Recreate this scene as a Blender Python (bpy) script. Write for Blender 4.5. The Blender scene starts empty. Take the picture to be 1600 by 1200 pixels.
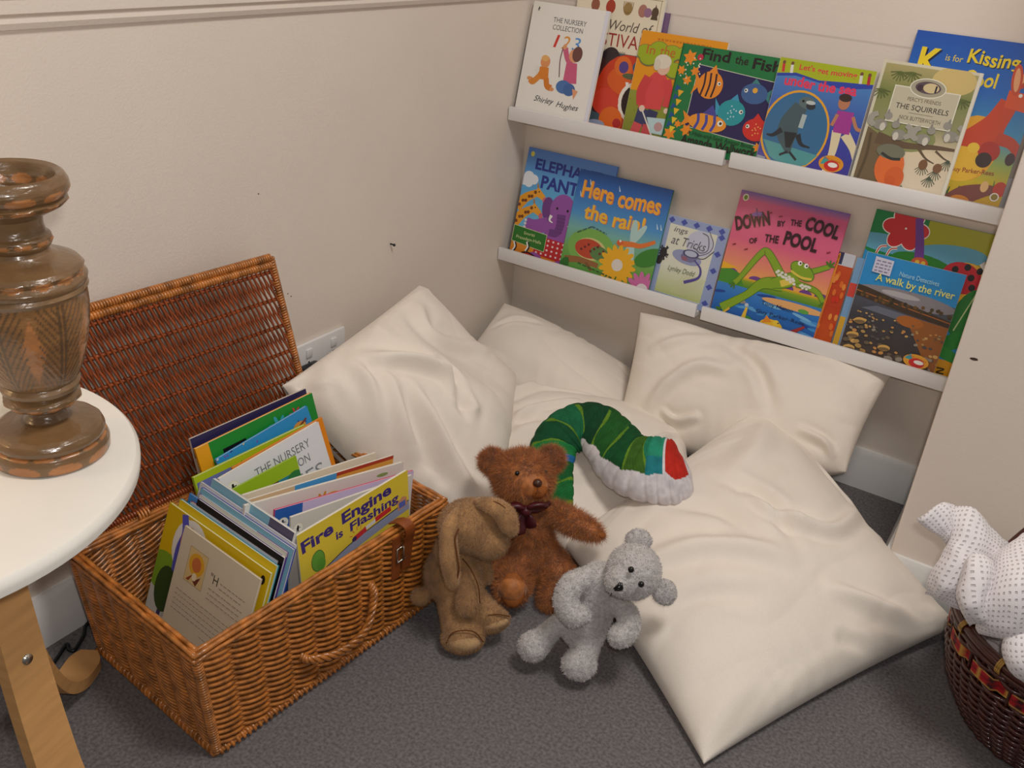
import bpy, math, random
import numpy as np
from mathutils import Vector, Matrix, noise
from mathutils.geometry import tessellate_polygon
random.seed(7); rng = np.random.default_rng(7)
SC = bpy.context.scene; COL = SC.collection; PI = math.pi

# ------------------------------------------------------------------ camera
CR = np.array([[0.8370929411783561, 0.5416511819190131, 0.07674245862040963],
               [0.30924366250145097, -0.35279680636366983, -0.8831210396215706],
               [-0.4512690605747948, 0.7629865074464498, -0.46282591157217073]])
CP = np.array([1.2141075, -2.0120524, 1.1519124]); FPX = 1442.787
cam = bpy.data.cameras.new('camera'); cam.sensor_width = 36.0; cam.lens = FPX / 1600 * 36
cam.clip_start = 0.02
camo = bpy.data.objects.new('camera', cam); COL.objects.link(camo)
M4 = Matrix(((CR[0][0], -CR[1][0], -CR[2][0], CP[0]), (CR[0][1], -CR[1][1], -CR[2][1], CP[1]),
             (CR[0][2], -CR[1][2], -CR[2][2], CP[2]), (0, 0, 0, 1)))
camo.matrix_world = M4
SC.camera = camo
# ------------------------------------------------------------------ light
SC.view_settings.view_transform = 'Standard'; SC.view_settings.look = 'None'
SC.view_settings.gamma = 1.0; SC.view_settings.exposure = 0.0
wd = bpy.data.worlds.new('room_light'); SC.world = wd; wd.use_nodes = True
bg = wd.node_tree.nodes['Background']; bg.inputs[0].default_value = (1.0, 0.97, 0.93, 1); bg.inputs[1].default_value = 0.17

def lamp(name, kind, loc, energy, color, size=0.1, target=None):
    l = bpy.data.lights.new(name, kind); l.energy = energy; l.color = color
    if kind == 'AREA': l.size = size
    else: l.shadow_soft_size = size
    o = bpy.data.objects.new(name, l); COL.objects.link(o); o.location = loc
    if target is not None:
        o.rotation_euler = (Vector(target) - Vector(loc)).to_track_quat('-Z', 'Y').to_euler()
    return o
# the camera's own flash, just above and to the right of the lens
FL = CP + CR[0] * 0.035 - CR[1] * 0.055 - CR[2] * 0.02
lamp('camera_flash', 'POINT', FL, 17.0, (1.0, 0.96, 0.92), 0.018)
# added soft overhead fill; a table lamp standing outside the frame on the left
lamp('overhead_fill', 'AREA', (1.3, -1.15, 2.35), 20.0, (1.0, 0.95, 0.89), 0.45, (0.9, -0.9, 0))
lamp('table_lamp_glow', 'POINT', (0.10, -1.86, 0.88), 1.5, (1.0, 0.66, 0.30), 0.05)

def at(px, py, dep):
    """world point seen at a photograph pixel at the given distance along the view axis"""
    v = np.array([(px - 800) / FPX, (py - 600) / FPX, 1.0])
    return CP + CR.T @ v * dep
def pix(P):
    c = (np.asarray(P) - CP) @ CR.T
    return np.stack([800 + FPX * c[..., 0] / c[..., 2], 600 + FPX * c[..., 1] / c[..., 2]], -1)
def onz(px, py, z):
    v = CR.T @ np.array([(px - 800) / FPX, (py - 600) / FPX, 1.0])
    return CP + v * (z - CP[2]) / v[2]
def onx(px, py, x):
    v = CR.T @ np.array([(px - 800) / FPX, (py - 600) / FPX, 1.0])
    return CP + v * (x - CP[0]) / v[0]

# ------------------------------------------------------------------ materials
def s2l(c):
    return tuple((x / 12.92 if x <= 0.04045 else ((x + 0.055) / 1.055) ** 2.4) for x in c)
def rgb(r, g, b): return s2l((r / 255, g / 255, b / 255))
MATS = {}
def mat(name, col, rough=0.5, spec=0.5, var=0.0, vscale=20, bump=0.0, bscale=200, coat=0.0, attr=False, metal=0.0,
        sheen=0.0, bdetail=2.0, stretch=None, col2=None, coord='Object'):
    if name in MATS: return MATS[name]
    m = bpy.data.materials.new(name); m.use_nodes = True; nt = m.node_tree; N = nt.nodes; L = nt.links
    b = N['Principled BSDF']; b.inputs['Roughness'].default_value = rough
    b.inputs['Specular IOR Level'].default_value = spec; b.inputs['Metallic'].default_value = metal
    b.inputs['Coat Weight'].default_value = coat; b.inputs['Coat Roughness'].default_value = 0.12
    b.inputs['Sheen Weight'].default_value = sheen
    tc = N.new('ShaderNodeTexCoord'); src = tc.outputs[coord]
    if stretch:
        mp = N.new('ShaderNodeMapping'); mp.inputs['Scale'].default_value = stretch; L.new(src, mp.inputs[0]); src = mp.outputs[0]
    out = None
    if attr:
        a = N.new('ShaderNodeAttribute'); a.attribute_name = 'Col'; out = a.outputs['Color']
    if var > 0 or not attr:
        nz = N.new('ShaderNodeTexNoise'); nz.inputs['Scale'].default_value = vscale; nz.inputs['Detail'].default_value = 4
        L.new(src, nz.inputs['Vector'])
        rp = N.new('ShaderNodeValToRGB'); rp.color_ramp.elements[0].position = 0.3; rp.color_ramp.elements[1].position = 0.7
        c0 = tuple(max(0, x * (1 - var)) for x in col); c1 = col2 if col2 else tuple(min(1, x * (1 + var)) for x in col)
        rp.color_ramp.elements[0].color = (*c0, 1); rp.color_ramp.elements[1].color = (*c1, 1)
        L.new(nz.outputs['Fac'], rp.inputs[0])
        if attr:
            mx = N.new('ShaderNodeMix'); mx.data_type = 'RGBA'; mx.blend_type = 'MULTIPLY'; mx.inputs[0].default_value = 1
            L.new(out, mx.inputs[6]); L.new(rp.outputs[0], mx.inputs[7]); out = mx.outputs[2]
        else: out = rp.outputs[0]
    L.new(out, b.inputs['Base Color'])
    if bump > 0:
        nb = N.new('ShaderNodeTexNoise'); nb.inputs['Scale'].default_value = bscale; nb.inputs['Detail'].default_value = bdetail
        L.new(src, nb.inputs['Vector'])
        bp = N.new('ShaderNodeBump'); bp.inputs['Strength'].default_value = bump; bp.inputs['Distance'].default_value = 0.002
        L.new(nb.outputs['Fac'], bp.inputs['Height']); L.new(bp.outputs[0], b.inputs['Normal'])
    MATS[name] = m
    return m
WALL = mat('wall_paint', rgb(225, 213, 201), 0.75, 0.3, 0.015, 6, 0.25, 260)
WALLR = mat('wall_paint_smooth', rgb(227, 215, 204), 0.7, 0.3, 0.012, 5, 0.12, 220)
GLOSS = mat('white_gloss_paint', rgb(225, 224, 222), 0.3, 0.5, 0.015, 8, 0.05, 60)
CARPET = mat('grey_carpet', rgb(112, 108, 109), 0.95, 0.1, 0.34, 190, 0.5, 900, bdetail=6)
LEDGE = mat('white_ledge_paint', rgb(232, 230, 230), 0.4, 0.5, 0.01)
WICK = mat('varnished_wicker', rgb(178, 110, 48), 0.27, 0.6, 0.50, 55, 0.1, 500, coat=0.5)
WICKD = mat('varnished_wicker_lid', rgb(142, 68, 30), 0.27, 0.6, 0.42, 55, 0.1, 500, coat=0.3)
LEATH = mat('brown_leather', rgb(136, 70, 30), 0.4, 0.5, 0.15, 60, 0.15, 400)
METAL = mat('buckle_metal', rgb(190, 185, 175), 0.25, 0.5, 0.03, metal=1.0)
PRINT = mat('printed_paper', (1, 1, 1), 0.35, 0.45, attr=True, coat=0.12)
PAGES = mat('paper_pages', rgb(228, 220, 204), 0.8, 0.2, 0.06, 400)
COTTON = mat('cream_cotton', rgb(239, 229, 217), 0.9, 0.15, 0.02, 12, 0.35, 900, sheen=0.15)
TABLEW = mat('white_table_lacquer', rgb(228, 224, 216), 0.45, 0.4, 0.01)
BIRCH = mat('bent_birch', rgb(205, 155, 98), 0.45, 0.4, 0.10, 9, 0.06, 60, stretch=(1, 1, 9))
CARVED = mat('carved_wood', (0.9, 0.9, 0.9), 0.28, 0.55, 0.28, 26, 0.35, 120, coat=0.35, attr=True, stretch=(1, 1, 2.5))
BLACKP = mat('black_plastic', rgb(22, 24, 30), 0.35, 0.5, 0.05)
SOCK = mat('white_plastic', rgb(226, 224, 224), 0.3, 0.5, 0.01)
FURB = mat('brown_fur', rgb(172, 104, 50), 0.55, 0.4, 0.36, 70, sheen=0.3)
SUEDE = mat('bear_suede', rgb(158, 92, 44), 0.85, 0.2, 0.12, 60, 0.2, 500)
RABF = mat('tan_plush', rgb(164, 124, 82), 0.8, 0.2, 0.20, 45, sheen=0.4)
RABI = mat('tan_ear_lining', rgb(186, 150, 108), 0.85, 0.2, 0.12, 60, sheen=0.3)
SEAM = mat('brown_seam', rgb(104, 62, 30), 0.8, 0.2, 0.1, 60)
GREYF = mat('silver_chenille', rgb(190, 184, 182), 0.55, 0.5, 0.16, 160, 1.0, 300, sheen=0.5, bdetail=4)
EYE = mat('black_bead', rgb(14, 12, 12), 0.12, 0.6, 0.0)
NOSE = mat('brown_nose', rgb(66, 36, 24), 0.35, 0.5, 0.05)
RIBB = mat('burgundy_ribbon', rgb(74, 18, 26), 0.4, 0.5, 0.12, 40, 0.1, 300)
CATF = mat('printed_fabric', (0.95, 0.95, 0.95), 0.8, 0.2, 0.28, 55, 0.2, 700, attr=True, stretch=(1, 1, 1))
DARKW = mat('dark_stained_wicker', rgb(66, 26, 18), 0.3, 0.5, 0.35, 50, 0.1, 300, coat=0.3)
RIBT = mat('tartan_ribbon', (1, 1, 1), 0.6, 0.3, attr=True)
BINDG = mat('gold_binding', rgb(170, 130, 60), 0.4, 0.5, 0.1)

def blanket_mat():
    m = bpy.data.materials.new('cellular_cotton'); m.use_nodes = True; nt = m.node_tree; N = nt.nodes; L = nt.links
    b = N['Principled BSDF']; b.inputs['Roughness'].default_value = 0.9; b.inputs['Sheen Weight'].default_value = 0.2
    tc = N.new('ShaderNodeTexCoord'); sp = N.new('ShaderNodeSeparateXYZ'); L.new(tc.outputs['UV'], sp.inputs[0])
    def wave(sock, f, off):
        a = N.new('ShaderNodeMath'); a.operation = 'MULTIPLY'; a.inputs[1].default_value = f; L.new(sock, a.inputs[0])
        s = N.new('ShaderNodeMath'); s.operation = 'SINE'; L.new(a.outputs[0], s.inputs[0]); return s.outputs[0]
    u = wave(sp.outputs[0], 2 * PI / 0.0052, 0); v = wave(sp.outputs[1], 2 * PI / 0.0072, 0)
    mm = N.new('ShaderNodeMath'); mm.operation = 'MINIMUM'; L.new(u, mm.inputs[0]); L.new(v, mm.inputs[1])
    mr = N.new('ShaderNodeMapRange'); mr.inputs[1].default_value = 0.30; mr.inputs[2].default_value = 0.8; L.new(mm.outputs[0], mr.inputs[0])
    mx = N.new('ShaderNodeMix'); mx.data_type = 'RGBA'; L.new(mr.outputs[0], mx.inputs[0])
    mx.inputs[6].default_value = (*rgb(232, 226, 228), 1); mx.inputs[7].default_value = (*rgb(200, 191, 192), 1)
    L.new(mx.outputs[2], b.inputs['Base Color'])
    inv = N.new('ShaderNodeMath'); inv.operation = 'MULTIPLY_ADD'; inv.inputs[1].default_value = -1; inv.inputs[2].default_value = 1
    L.new(mr.outputs[0], inv.inputs[0])
    bp = N.new('ShaderNodeBump'); bp.inputs['Strength'].default_value = 0.7; bp.inputs['Distance'].default_value = 0.003
    L.new(inv.outputs[0], bp.inputs['Height']); L.new(bp.outputs[0], b.inputs['Normal'])
    return m
BLANK = blanket_mat()

# ------------------------------------------------------------------ mesh builder
class MB:
    def __init__(s): s.v = []; s.f = []; s.c = []; s.n = 0; s.uv = []
    def add(s, V, F, col=None, uv=None):
        V = np.asarray(V, float).reshape(-1, 3)
        s.v.append(V); n = s.n
        s.f.extend([tuple(int(i) + n for i in f) for f in F]); s.n += len(V)
        c = np.ones((len(V), 4))
        if col is not None:
            c[:, :3] = np.asarray(col)
        s.c.append(c); s.uv.append(np.zeros((len(V), 2)) if uv is None else np.asarray(uv, float))
        return s
    def box(s, lo, hi, col=None, bev=0):
        x0, y0, z0 = lo; x1, y1, z1 = hi
        if bev <= 0:
            V = [(x0, y0, z0), (x1, y0, z0), (x1, y1, z0), (x0, y1, z0), (x0, y0, z1), (x1, y0, z1), (x1, y1, z1), (x0, y1, z1)]
            return s.add(V, [(0, 3, 2, 1), (4, 5, 6, 7), (0, 1, 5, 4), (1, 2, 6, 5), (2, 3, 7, 6), (3, 0, 4, 7)], col)
        import bmesh
        bm = bmesh.new(); bmesh.ops.create_cube(bm, size=1)
        for v in bm.verts: v.co = Vector(((x0 + x1) / 2 + v.co.x * (x1 - x0), (y0 + y1) / 2 + v.co.y * (y1 - y0), (z0 + z1) / 2 + v.co.z * (z1 - z0)))
        bmesh.ops.bevel(bm, geom=bm.edges[:], offset=bev, segments=2, affect='EDGES', profile=0.5)
        bm.verts.index_update()
        s.add([v.co[:] for v in bm.verts], [[v.index for v in f.verts] for f in bm.faces], col); bm.free(); return s
    def grid(s, P, col=None, closeu=False, closev=False, flip=False, uv=None):
        P = np.asarray(P); nu, nv = P.shape[:2]; F = []
        for i in range(nu if closeu else nu - 1):
            for j in range(nv if closev else nv - 1):
                a = i * nv + j; b = ((i + 1) % nu) * nv + j; c = ((i + 1) % nu) * nv + (j + 1) % nv; d = i * nv + (j + 1) % nv
                F.append((a, d, c, b) if flip else (a, b, c, d))
        if col is not None and np.ndim(col) == 3: col = np.asarray(col).reshape(-1, 3)
        return s.add(P.reshape(-1, 3), F, col, None if uv is None else np.asarray(uv).reshape(-1, 2))
    def tube(s, pts, r, n=6, col=None, caps=True, flat=1.0, up=None):
        P = np.asarray(pts, float); m = len(P); r = np.full(m, r) if np.isscalar(r) else np.asarray(r, float)
        T = np.gradient(P, axis=0); T /= np.linalg.norm(T, axis=1)[:, None] + 1e-12
        if up is None:
            up = np.array([0, 0, 1.0]) if abs(T[0][2]) < 0.9 else np.array([1.0, 0, 0])
        A = np.zeros_like(P); a = np.cross(T[0], up); a /= np.linalg.norm(a) + 1e-12
        for i in range(m):
            a = a - T[i] * (a @ T[i]); a /= np.linalg.norm(a) + 1e-12; A[i] = a
        B = np.cross(T, A)
        th = np.linspace(0, 2 * PI, n, endpoint=False)
        G = P[:, None] + r[:, None, None] * (A[:, None] * np.cos(th)[None, :, None] + flat * B[:, None] * np.sin(th)[None, :, None])
        s.grid(G, col, closev=True)
        if caps:
            base = s.n - m * n
            s.f.append(tuple(base + k for k in range(n))); s.f.append(tuple(base + (m - 1) * n + k for k in reversed(range(n))))
        return s
    def lathe(s, prof, n=32, center=(0, 0, 0), mod=None, colf=None, cap=True):
        th = np.linspace(0, 2 * PI, n, endpoint=False); G = np.zeros((len(prof), n, 3)); K = np.ones((len(prof), n, 3))
        for i, (r, z) in enumerate(prof):
            for j, t in enumerate(th):
                rr = r * (mod(t, z, i) if mod else 1)
                G[i, j] = (center[0] + rr * math.cos(t), center[1] + rr * math.sin(t), center[2] + z)
                if colf: K[i, j] = colf(t, z, i)
        s.grid(G, K, closev=True, flip=True)
        if cap:
            base = s.n - len(prof) * n
            s.f.append(tuple(base + k for k in reversed(range(n)))); s.f.append(tuple(base + (len(prof) - 1) * n + k for k in range(n)))
        return s
    def ball(s, c, r, R=None, n=14, col=None):
        r = np.array([r] * 3 if np.isscalar(r) else r, float)
        th = np.linspace(0, PI, n); ph = np.linspace(0, 2 * PI, 2 * n, endpoint=False)
        G = np.stack([np.sin(th)[:, None] * np.cos(ph), np.sin(th)[:, None] * np.sin(ph), np.cos(th)[:, None] + 0 * ph], -1) * r
        if R is not None: G = G @ np.asarray(R)
        return s.grid(G + np.asarray(c), col, closev=True, flip=True)
    def build(s, name, m=None, parent=None, smooth=True, loc=None, weld=False):
        me = bpy.data.meshes.new(name)
        me.from_pydata(np.concatenate(s.v).tolist() if s.v else [], [], s.f)
        at_ = me.color_attributes.new('Col', 'FLOAT_COLOR', 'POINT')
        at_.data.foreach_set('color', np.concatenate(s.c).astype(np.float32).ravel())
        uvs = np.concatenate(s.uv)
        if np.abs(uvs).max() > 0:
            ul = me.uv_layers.new(name='UVMap'); li = np.zeros(len(me.loops), int); me.loops.foreach_get('vertex_index', li)
            ul.data.foreach_set('uv', uvs[li].astype(np.float32).ravel())
        if m: me.materials.append(m)
        me.polygons.foreach_set('use_smooth', [smooth] * len(me.polygons)); me.update()
        o = bpy.data.objects.new(name, me); COL.objects.link(o)
        if parent: o.parent = parent
        if loc is not None: o.location = loc
        return o
def sharp(o, deg=35):
    me = o.data; me.update()
    try: me.set_sharp_from_angle(angle=math.radians(deg))
    except Exception: pass
    return o
def tag(o, label, cat, group=None, kind=None):
    if label: o['label'] = label
    if cat: o['category'] = cat
    if group: o['group'] = group
    if kind: o['kind'] = kind
    return o
def thing(name, label, cat, loc=(0, 0, 0), rotz=0, group=None):
    o = bpy.data.objects.new(name, None); COL.objects.link(o); o.location = loc; o.rotation_euler = (0, 0, rotz)
    o.empty_display_size = 0.05
    return tag(o, label, cat, group)
def struct(o, label, cat):
    o['kind'] = 'structure'; o['label'] = label; o['category'] = cat; return o
def catmull(P, n):
    P = np.asarray(P, float); Q = np.vstack([2 * P[0] - P[1], P, 2 * P[-1] - P[-2]]); out = []
    m = len(P) - 1
    for k in range(n):
        u = k / (n - 1) * m; i = min(int(u), m - 1); t = u - i; a, b, c, d = Q[i:i + 4]
        out.append(0.5 * (2 * b + (c - a) * t + (2 * a - 5 * b + 4 * c - d) * t * t + (3 * b - a - 3 * c + d) * t ** 3))
    return np.array(out)

# ------------------------------------------------------------------ the room
WA, DCH, HB, ZD = 1.12, 0.37, 0.0985, 0.956
struct(MB().add([(-0.1, -3, 0), (3.2, -3, 0), (3.2, 0.1, 0), (-0.1, 0.1, 0)], [(0, 1, 2, 3)]).build('floor', CARPET, smooth=False),
       'grey carpeted floor of the reading corner', 'floor')
wl = struct(MB().box((-0.1, -3, 0), (0, 0.1, 2.4)).build('wall_left', WALL, smooth=False), 'long cream wall behind the wicker basket', 'wall')
wb = struct(MB().box((0, 0, 0), (WA, 0.1, 2.4)).build('wall_back', WALLR, smooth=False), 'cream alcove wall carrying the book ledges', 'wall')
wr = struct(MB().box((WA, -DCH, 0), (3.2, 0.1, 2.4), bev=0.004).build('wall_right', WALLR, smooth=False), 'cream chimney breast right of the alcove', 'wall')
def skirting(name, pts, nrm, label):
    prof = [(0, 0), (0.015, 0), (0.015, 0.072), (0.012, 0.080), (0.012, 0.086), (0.007, HB), (0, HB)]
    b = MB()
    G = [[(p[0] + n[0] * d, p[1] + n[1] * d, z) for d, z in prof] for p, n in zip(pts, nrm)]
    b.grid(G); return struct(sharp(b.build(name, GLOSS, smooth=False)), label, 'baseboard')
skirting('baseboard_left', [(0, -3), (0, 0)], [(1, 0), (1, 0)], 'white baseboard along the left wall')
skirting('baseboard_back', [(0, 0), (WA, 0)], [(0, -1), (0, -1)], 'white baseboard along the alcove wall')
skirting('baseboard_right', [(WA, 0), (WA, -DCH), (WA, -DCH), (3.2, -DCH)], [(-1, 0), (-1, -1), (-1, -1), (0, -1)], 'white baseboard around the chimney breast')
def rail(name, a, b_, n, label):
    prof = [(0, 0), (0.006, 0), (0.010, 0.008), (0.008, 0.016), (0.014, 0.020), (0.014, 0.036), (0.019, 0.044), (0.019, 0.052), (0, 0.056)]
    b = MB().grid([[(p[0] + n[0] * d, p[1] + n[1] * d, ZD + z) for d, z in prof] for p in (a, b_)])
    return struct(b.build(name, WALL, smooth=False), label, 'dado rail')
rail('trim_1', (0, -3), (0, 0), (1, 0), 'cream moulded dado rail along the left wall')
struct(MB().add([(0, -0.0001, ZD), (WA, -0.0001, ZD), (WA, -0.0010, ZD + .004), (0, -0.0010, ZD + .004), (WA, -0.0001, ZD + .05), (0, -0.0001, ZD + .05)],
    [(0, 1, 2, 3), (3, 2, 4, 5)]).build('trim_2', WALLR, smooth=False), 'faint plastered over rail line above the upper ledges', 'trim')
# small marks on the walls
SCUFF = mat('scuff_dark', rgb(70, 58, 52), 0.9, 0.1, 0.1)
b = MB()
def chip(bb, c, u, v, r, k=7):
    a0 = random.random() * 6
    V = [np.array(c) + np.array(u) * math.cos(a0 + 2 * PI * i / k) * r * random.uniform(.6, 1.2) + np.array(v) * math.sin(a0 + 2 * PI * i / k) * r * random.uniform(.6, 1.2) for i in range(k)]
    bb.add(V, [tuple(range(k))])
for px, py in ((443, 461), (450, 459), (455, 463), (404, 303)):
    p = onx(px, py, 0.0004); chip(b, p, (0, 1, 0), (0, 0, 1), 0.0016)
b.build('scuff_marks', SCUFF, wl, False)
b = MB()
v = CR.T @ np.array([(1522 - 800) / FPX, (561 - 600) / FPX, 1.0]); p = CP + v * (-DCH - 0.0004 - CP[1]) / v[1]
chip(b, p, (1.8, 0, 0), (0, 0, .7), 0.004)
for k in range(0):
    q = p + np.array([0.012 + 0.016 * k, 0, -0.0006 * k]); b.add([q, q + np.array([.012, 0, 0]), q + np.array([.012, 0, .0008]), q + np.array([0, 0, .0008])], [(0, 1, 2, 3)])
b.build('scuff_marks', SCUFF, wr, False)
p = onx(610, 381, 0)
nl = MB().tube([p + np.array([0.0, 0, 0]), p + np.array([0.010, 0, 0])], 0.0018, 8).ball(p + np.array([0.0105, 0, 0]), 0.0032, n=6).build('wall_nail', BLACKP)
tag(nl, 'tiny dark nail sticking out of the bare left wall above the cushions', 'nail')

# ------------------------------------------------------------------ printed covers
FONT_CACHE = {}
def glyphs(s, bold, shear):
    k = (s, bold, shear)
    if k in FONT_CACHE: return FONT_CACHE[k]
    cu = bpy.data.curves.new('t', 'FONT'); cu.body = s; cu.resolution_u = 3; cu.offset = bold; cu.shear = shear
    cu.fill_mode = 'FRONT'
    o = bpy.data.objects.new('t', cu); COL.objects.link(o)
    me = o.to_mesh(); me.calc_loop_triangles()
    V = np.array([v.co[:2] for v in me.vertices]) if len(me.vertices) else np.zeros((0, 2))
    F = [tuple(t.vertices) for t in me.loop_triangles]
    o.to_mesh_clear(); bpy.data.objects.remove(o); bpy.data.curves.remove(cu)
    FONT_CACHE[k] = (V, F); return V, F
class Cover:
    """flat artwork on a w x h face: coordinates in units of the width, x right, y up"""
    def __init__(s, w, h, base):
        s.w = w; s.H = h / w; s.b = MB(); s.layer = 0; s.rect(0, 0, 1, s.H, base)
    def _tri(s, V, F, col):
        s.layer += 1; d = -0.00002 * s.layer
        if np.ndim(col) == 1: cols = [rgb(*col)] * len(V)
        else: cols = [rgb(*c) for c in col]
        outV = []; outF = []; outC = []
        for f in F:
            P = [(V[i][0], V[i][1], *cols[i]) for i in f]
            for ax, lim, sg in ((0, 0, 1), (0, 1, -1), (1, 0, 1), (1, s.H, -1)):
                Q = []
                for i in range(len(P)):
                    a, c = P[i], P[(i + 1) % len(P)]; da = sg * (a[ax] - lim); dc = sg * (c[ax] - lim)
                    if da >= 0: Q.append(a)
                    if (da > 0 and dc < 0) or (da < 0 and dc > 0):
                        t = da / (da - dc); Q.append(tuple(a[k] + (c[k] - a[k]) * t for k in range(5)))
                P = Q
                if len(P) < 3: break
            if len(P) >= 3:
                k = len(outV); outV += [(p[0] * s.w, d, p[1] * s.w) for p in P]; outC += [p[2:5] for p in P]; outF.append(tuple(range(k, k + len(P))))
        if outF: s.b.add(outV, outF, np.array(outC))
        return s
    def rect(s, x0, y0, x1, y1, col): return s._tri([(x0, y0), (x1, y0), (x1, y1), (x0, y1)], [(0, 1, 2, 3)], col)
    def grad(s, x0, y0, x1, y1, stops):
        n = len(stops); V = []; C = []; F = []
        for i, (t, c) in enumerate(stops):
            y = y0 + (y1 - y0) * t; V += [(x0, y), (x1, y)]; C += [c, c]
            if i: F.append((2 * i - 2, 2 * i - 1, 2 * i + 1, 2 * i))
        return s._tri(V, F, C)
    def poly(s, pts, col):
        tr = tessellate_polygon([[Vector((p[0], p[1], 0)) for p in pts]])
        F = []
        for t in tr:
            a, b_, c = [pts[i] for i in t]
            F.append(tuple(t) if (b_[0] - a[0]) * (c[1] - a[1]) - (b_[1] - a[1]) * (c[0] - a[0]) > 0 else (t[0], t[2], t[1]))
        return s._tri(pts, F, col)
    def ell(s, cx, cy, rx, ry, col, rot=0, n=22):
        c, q = math.cos(math.radians(rot)), math.sin(math.radians(rot))
        V = [(cx, cy)] + [(cx + rx * math.cos(t) * c - ry * math.sin(t) * q, cy + rx * math.cos(t) * q + ry * math.sin(t) * c) for t in np.linspace(0, 2 * PI, n, endpoint=False)]
        return s._tri(V, [(0, 1 + i, 1 + (i + 1) % n) for i in range(n)], col)
    def line(s, pts, w, col, taper=False):
        P = np.asarray(pts, float); P = catmull(P, max(2, 7 * (len(P) - 1))) if len(P) > 2 else P
        T = np.gradient(P, axis=0); T /= np.linalg.norm(T, axis=1)[:, None] + 1e-9; Nn = np.stack([-T[:, 1], T[:, 0]], 1)
        ws = np.full(len(P), w / 2) if np.isscalar(w) else np.interp(np.linspace(0, 1, len(P)), np.linspace(0, 1, len(w)), w) / 2
        L_, R_ = P + Nn * ws[:, None], P - Nn * ws[:, None]; V = np.vstack([L_, R_]); m = len(P)
        return s._tri(V, [(m + i, m + i + 1, i + 1, i) for i in range(m - 1)], col)
    def text(s, t, x, y, w, h, col, rot=0, bold=0.0, shear=0.0, wob=0.0):
        V, F = glyphs(t, bold, shear)
        if not len(V): return s
        lo, hi = V.min(0), V.max(0); U = (V - lo) / (hi - lo) * np.array([w, h])
        if wob: U[:, 1] += wob * np.sin(U[:, 0] / w * 9.0) * h
        c, q = math.cos(math.radians(rot)), math.sin(math.radians(rot))
        return s._tri([(x + a * c - b_ * q, y + a * q + b_ * c) for a, b_ in U], F, col)
    def dash(s, x, y, w, th, col, rot=0):
        """a line of print too small to read"""
        t = 0; c_, q_ = math.cos(math.radians(rot)), math.sin(math.radians(rot))
        while t < w:
            d = min(random.uniform(.02, .05), w - t); s.line([(x + t * c_, y + t * q_), (x + (t + d) * c_, y + (t + d) * q_)], th, col); t += d + .013
        return s
    def star(s, cx, cy, r, col, n=6, rot=0, inner=.55):
        return s.poly([(cx + r * (1 if k % 2 == 0 else inner) * math.cos(rot + PI * k / n), cy + r * (1 if k % 2 == 0 else inner) * math.sin(rot + PI * k / n)) for k in range(2 * n)], col)
    def fish(s, cx, cy, L, hgt, col, tail, face=1, spots=None, stripes=None):
        f = face
        s.poly([(cx - f * L * .3, cy), (cx - f * L * .58, cy + hgt * .38), (cx - f * L * .5, cy), (cx - f * L * .58, cy - hgt * .38)], tail)
        s.poly([(cx - f * L * .2, cy + hgt * .3), (cx + f * L * .05, cy + hgt * .62), (cx + f * L * .2, cy + hgt * .3)], tail)
        s.ell(cx, cy, L * .42, hgt * .42, col)
        if stripes:
            for k in (-.2, -.02, .16): s.line([(cx + f * L * (k - .03), cy + hgt * .36), (cx + f * L * k, cy), (cx + f * L * (k - .05), cy - hgt * .36)], L * .06, stripes)
        if spots:
            for k in range(9):
                a = k * 2.4; s.ell(cx + math.cos(a) * L * .05 * math.sqrt(k), cy + math.sin(a) * hgt * .09 * math.sqrt(k), L * .022, L * .022, spots, n=8)
        s.ell(cx + f * L * .28, cy + hgt * .08, L * .06, L * .06, (235, 235, 225), n=12); s.ell(cx + f * L * .29, cy + hgt * .08, L * .03, L * .03, (20, 20, 25), n=10)
        return s
    def flower(s, cx, cy, r, col, mid, n=14, rm=.36):
        for k in range(n):
            a = 2 * PI * k / n; s.ell(cx + .62 * r * math.cos(a), cy + .62 * r * math.sin(a), r * .40, r * .15, col, math.degrees(a), 10)
        return s.ell(cx, cy, r * rm, r * rm, mid, n=16)
    def logo(s, cx, cy, r, ring=(225, 222, 180)):
        """publisher's roundel: a small black figure carrying a light"""
        s.ell(cx, cy, r, r, ring, n=16); s.ell(cx, cy, r * .92, r * .92, (238, 236, 226), n=16)
        s.ell(cx - r * .05, cy + r * .38, r * .2, r * .22, (15, 15, 15), n=10); s.ell(cx - r * .1, cy - .05 * r, r * .26, r * .38, (15, 15, 15), n=10)
        s.line([(cx - r * .2, cy - r * .3), (cx - r * .28, cy - r * .72)], r * .2, (15, 15, 15)); s.line([(cx, cy - r * .3), (cx + r * .12, cy - r * .72)], r * .2, (15, 15, 15))
        return s.line([(cx, cy + r * .1), (cx + r * .5, cy + r * .12)], r * .14, (15, 15, 15))
    def person(s, cx, cy, h, top, leg, hair, skin=(214, 160, 122), arm=1):
        """a small printed child: legs, body, arms, head, hair"""
        s.line([(cx - .05 * h, cy + .42 * h), (cx - .09 * h, cy + .05 * h)], .10 * h, leg); s.line([(cx + .05 * h, cy + .42 * h), (cx + .11 * h, cy + .05 * h)], .10 * h, leg)
        s.ell(cx - .10 * h, cy + .03 * h, .06 * h, .03 * h, skin, n=10); s.ell(cx + .13 * h, cy + .03 * h, .06 * h, .03 * h, skin, n=10)
        s.poly([(cx - .12 * h, cy + .40 * h), (cx + .12 * h, cy + .40 * h), (cx + .10 * h, cy + .76 * h), (cx - .09 * h, cy + .76 * h)], top)
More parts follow.
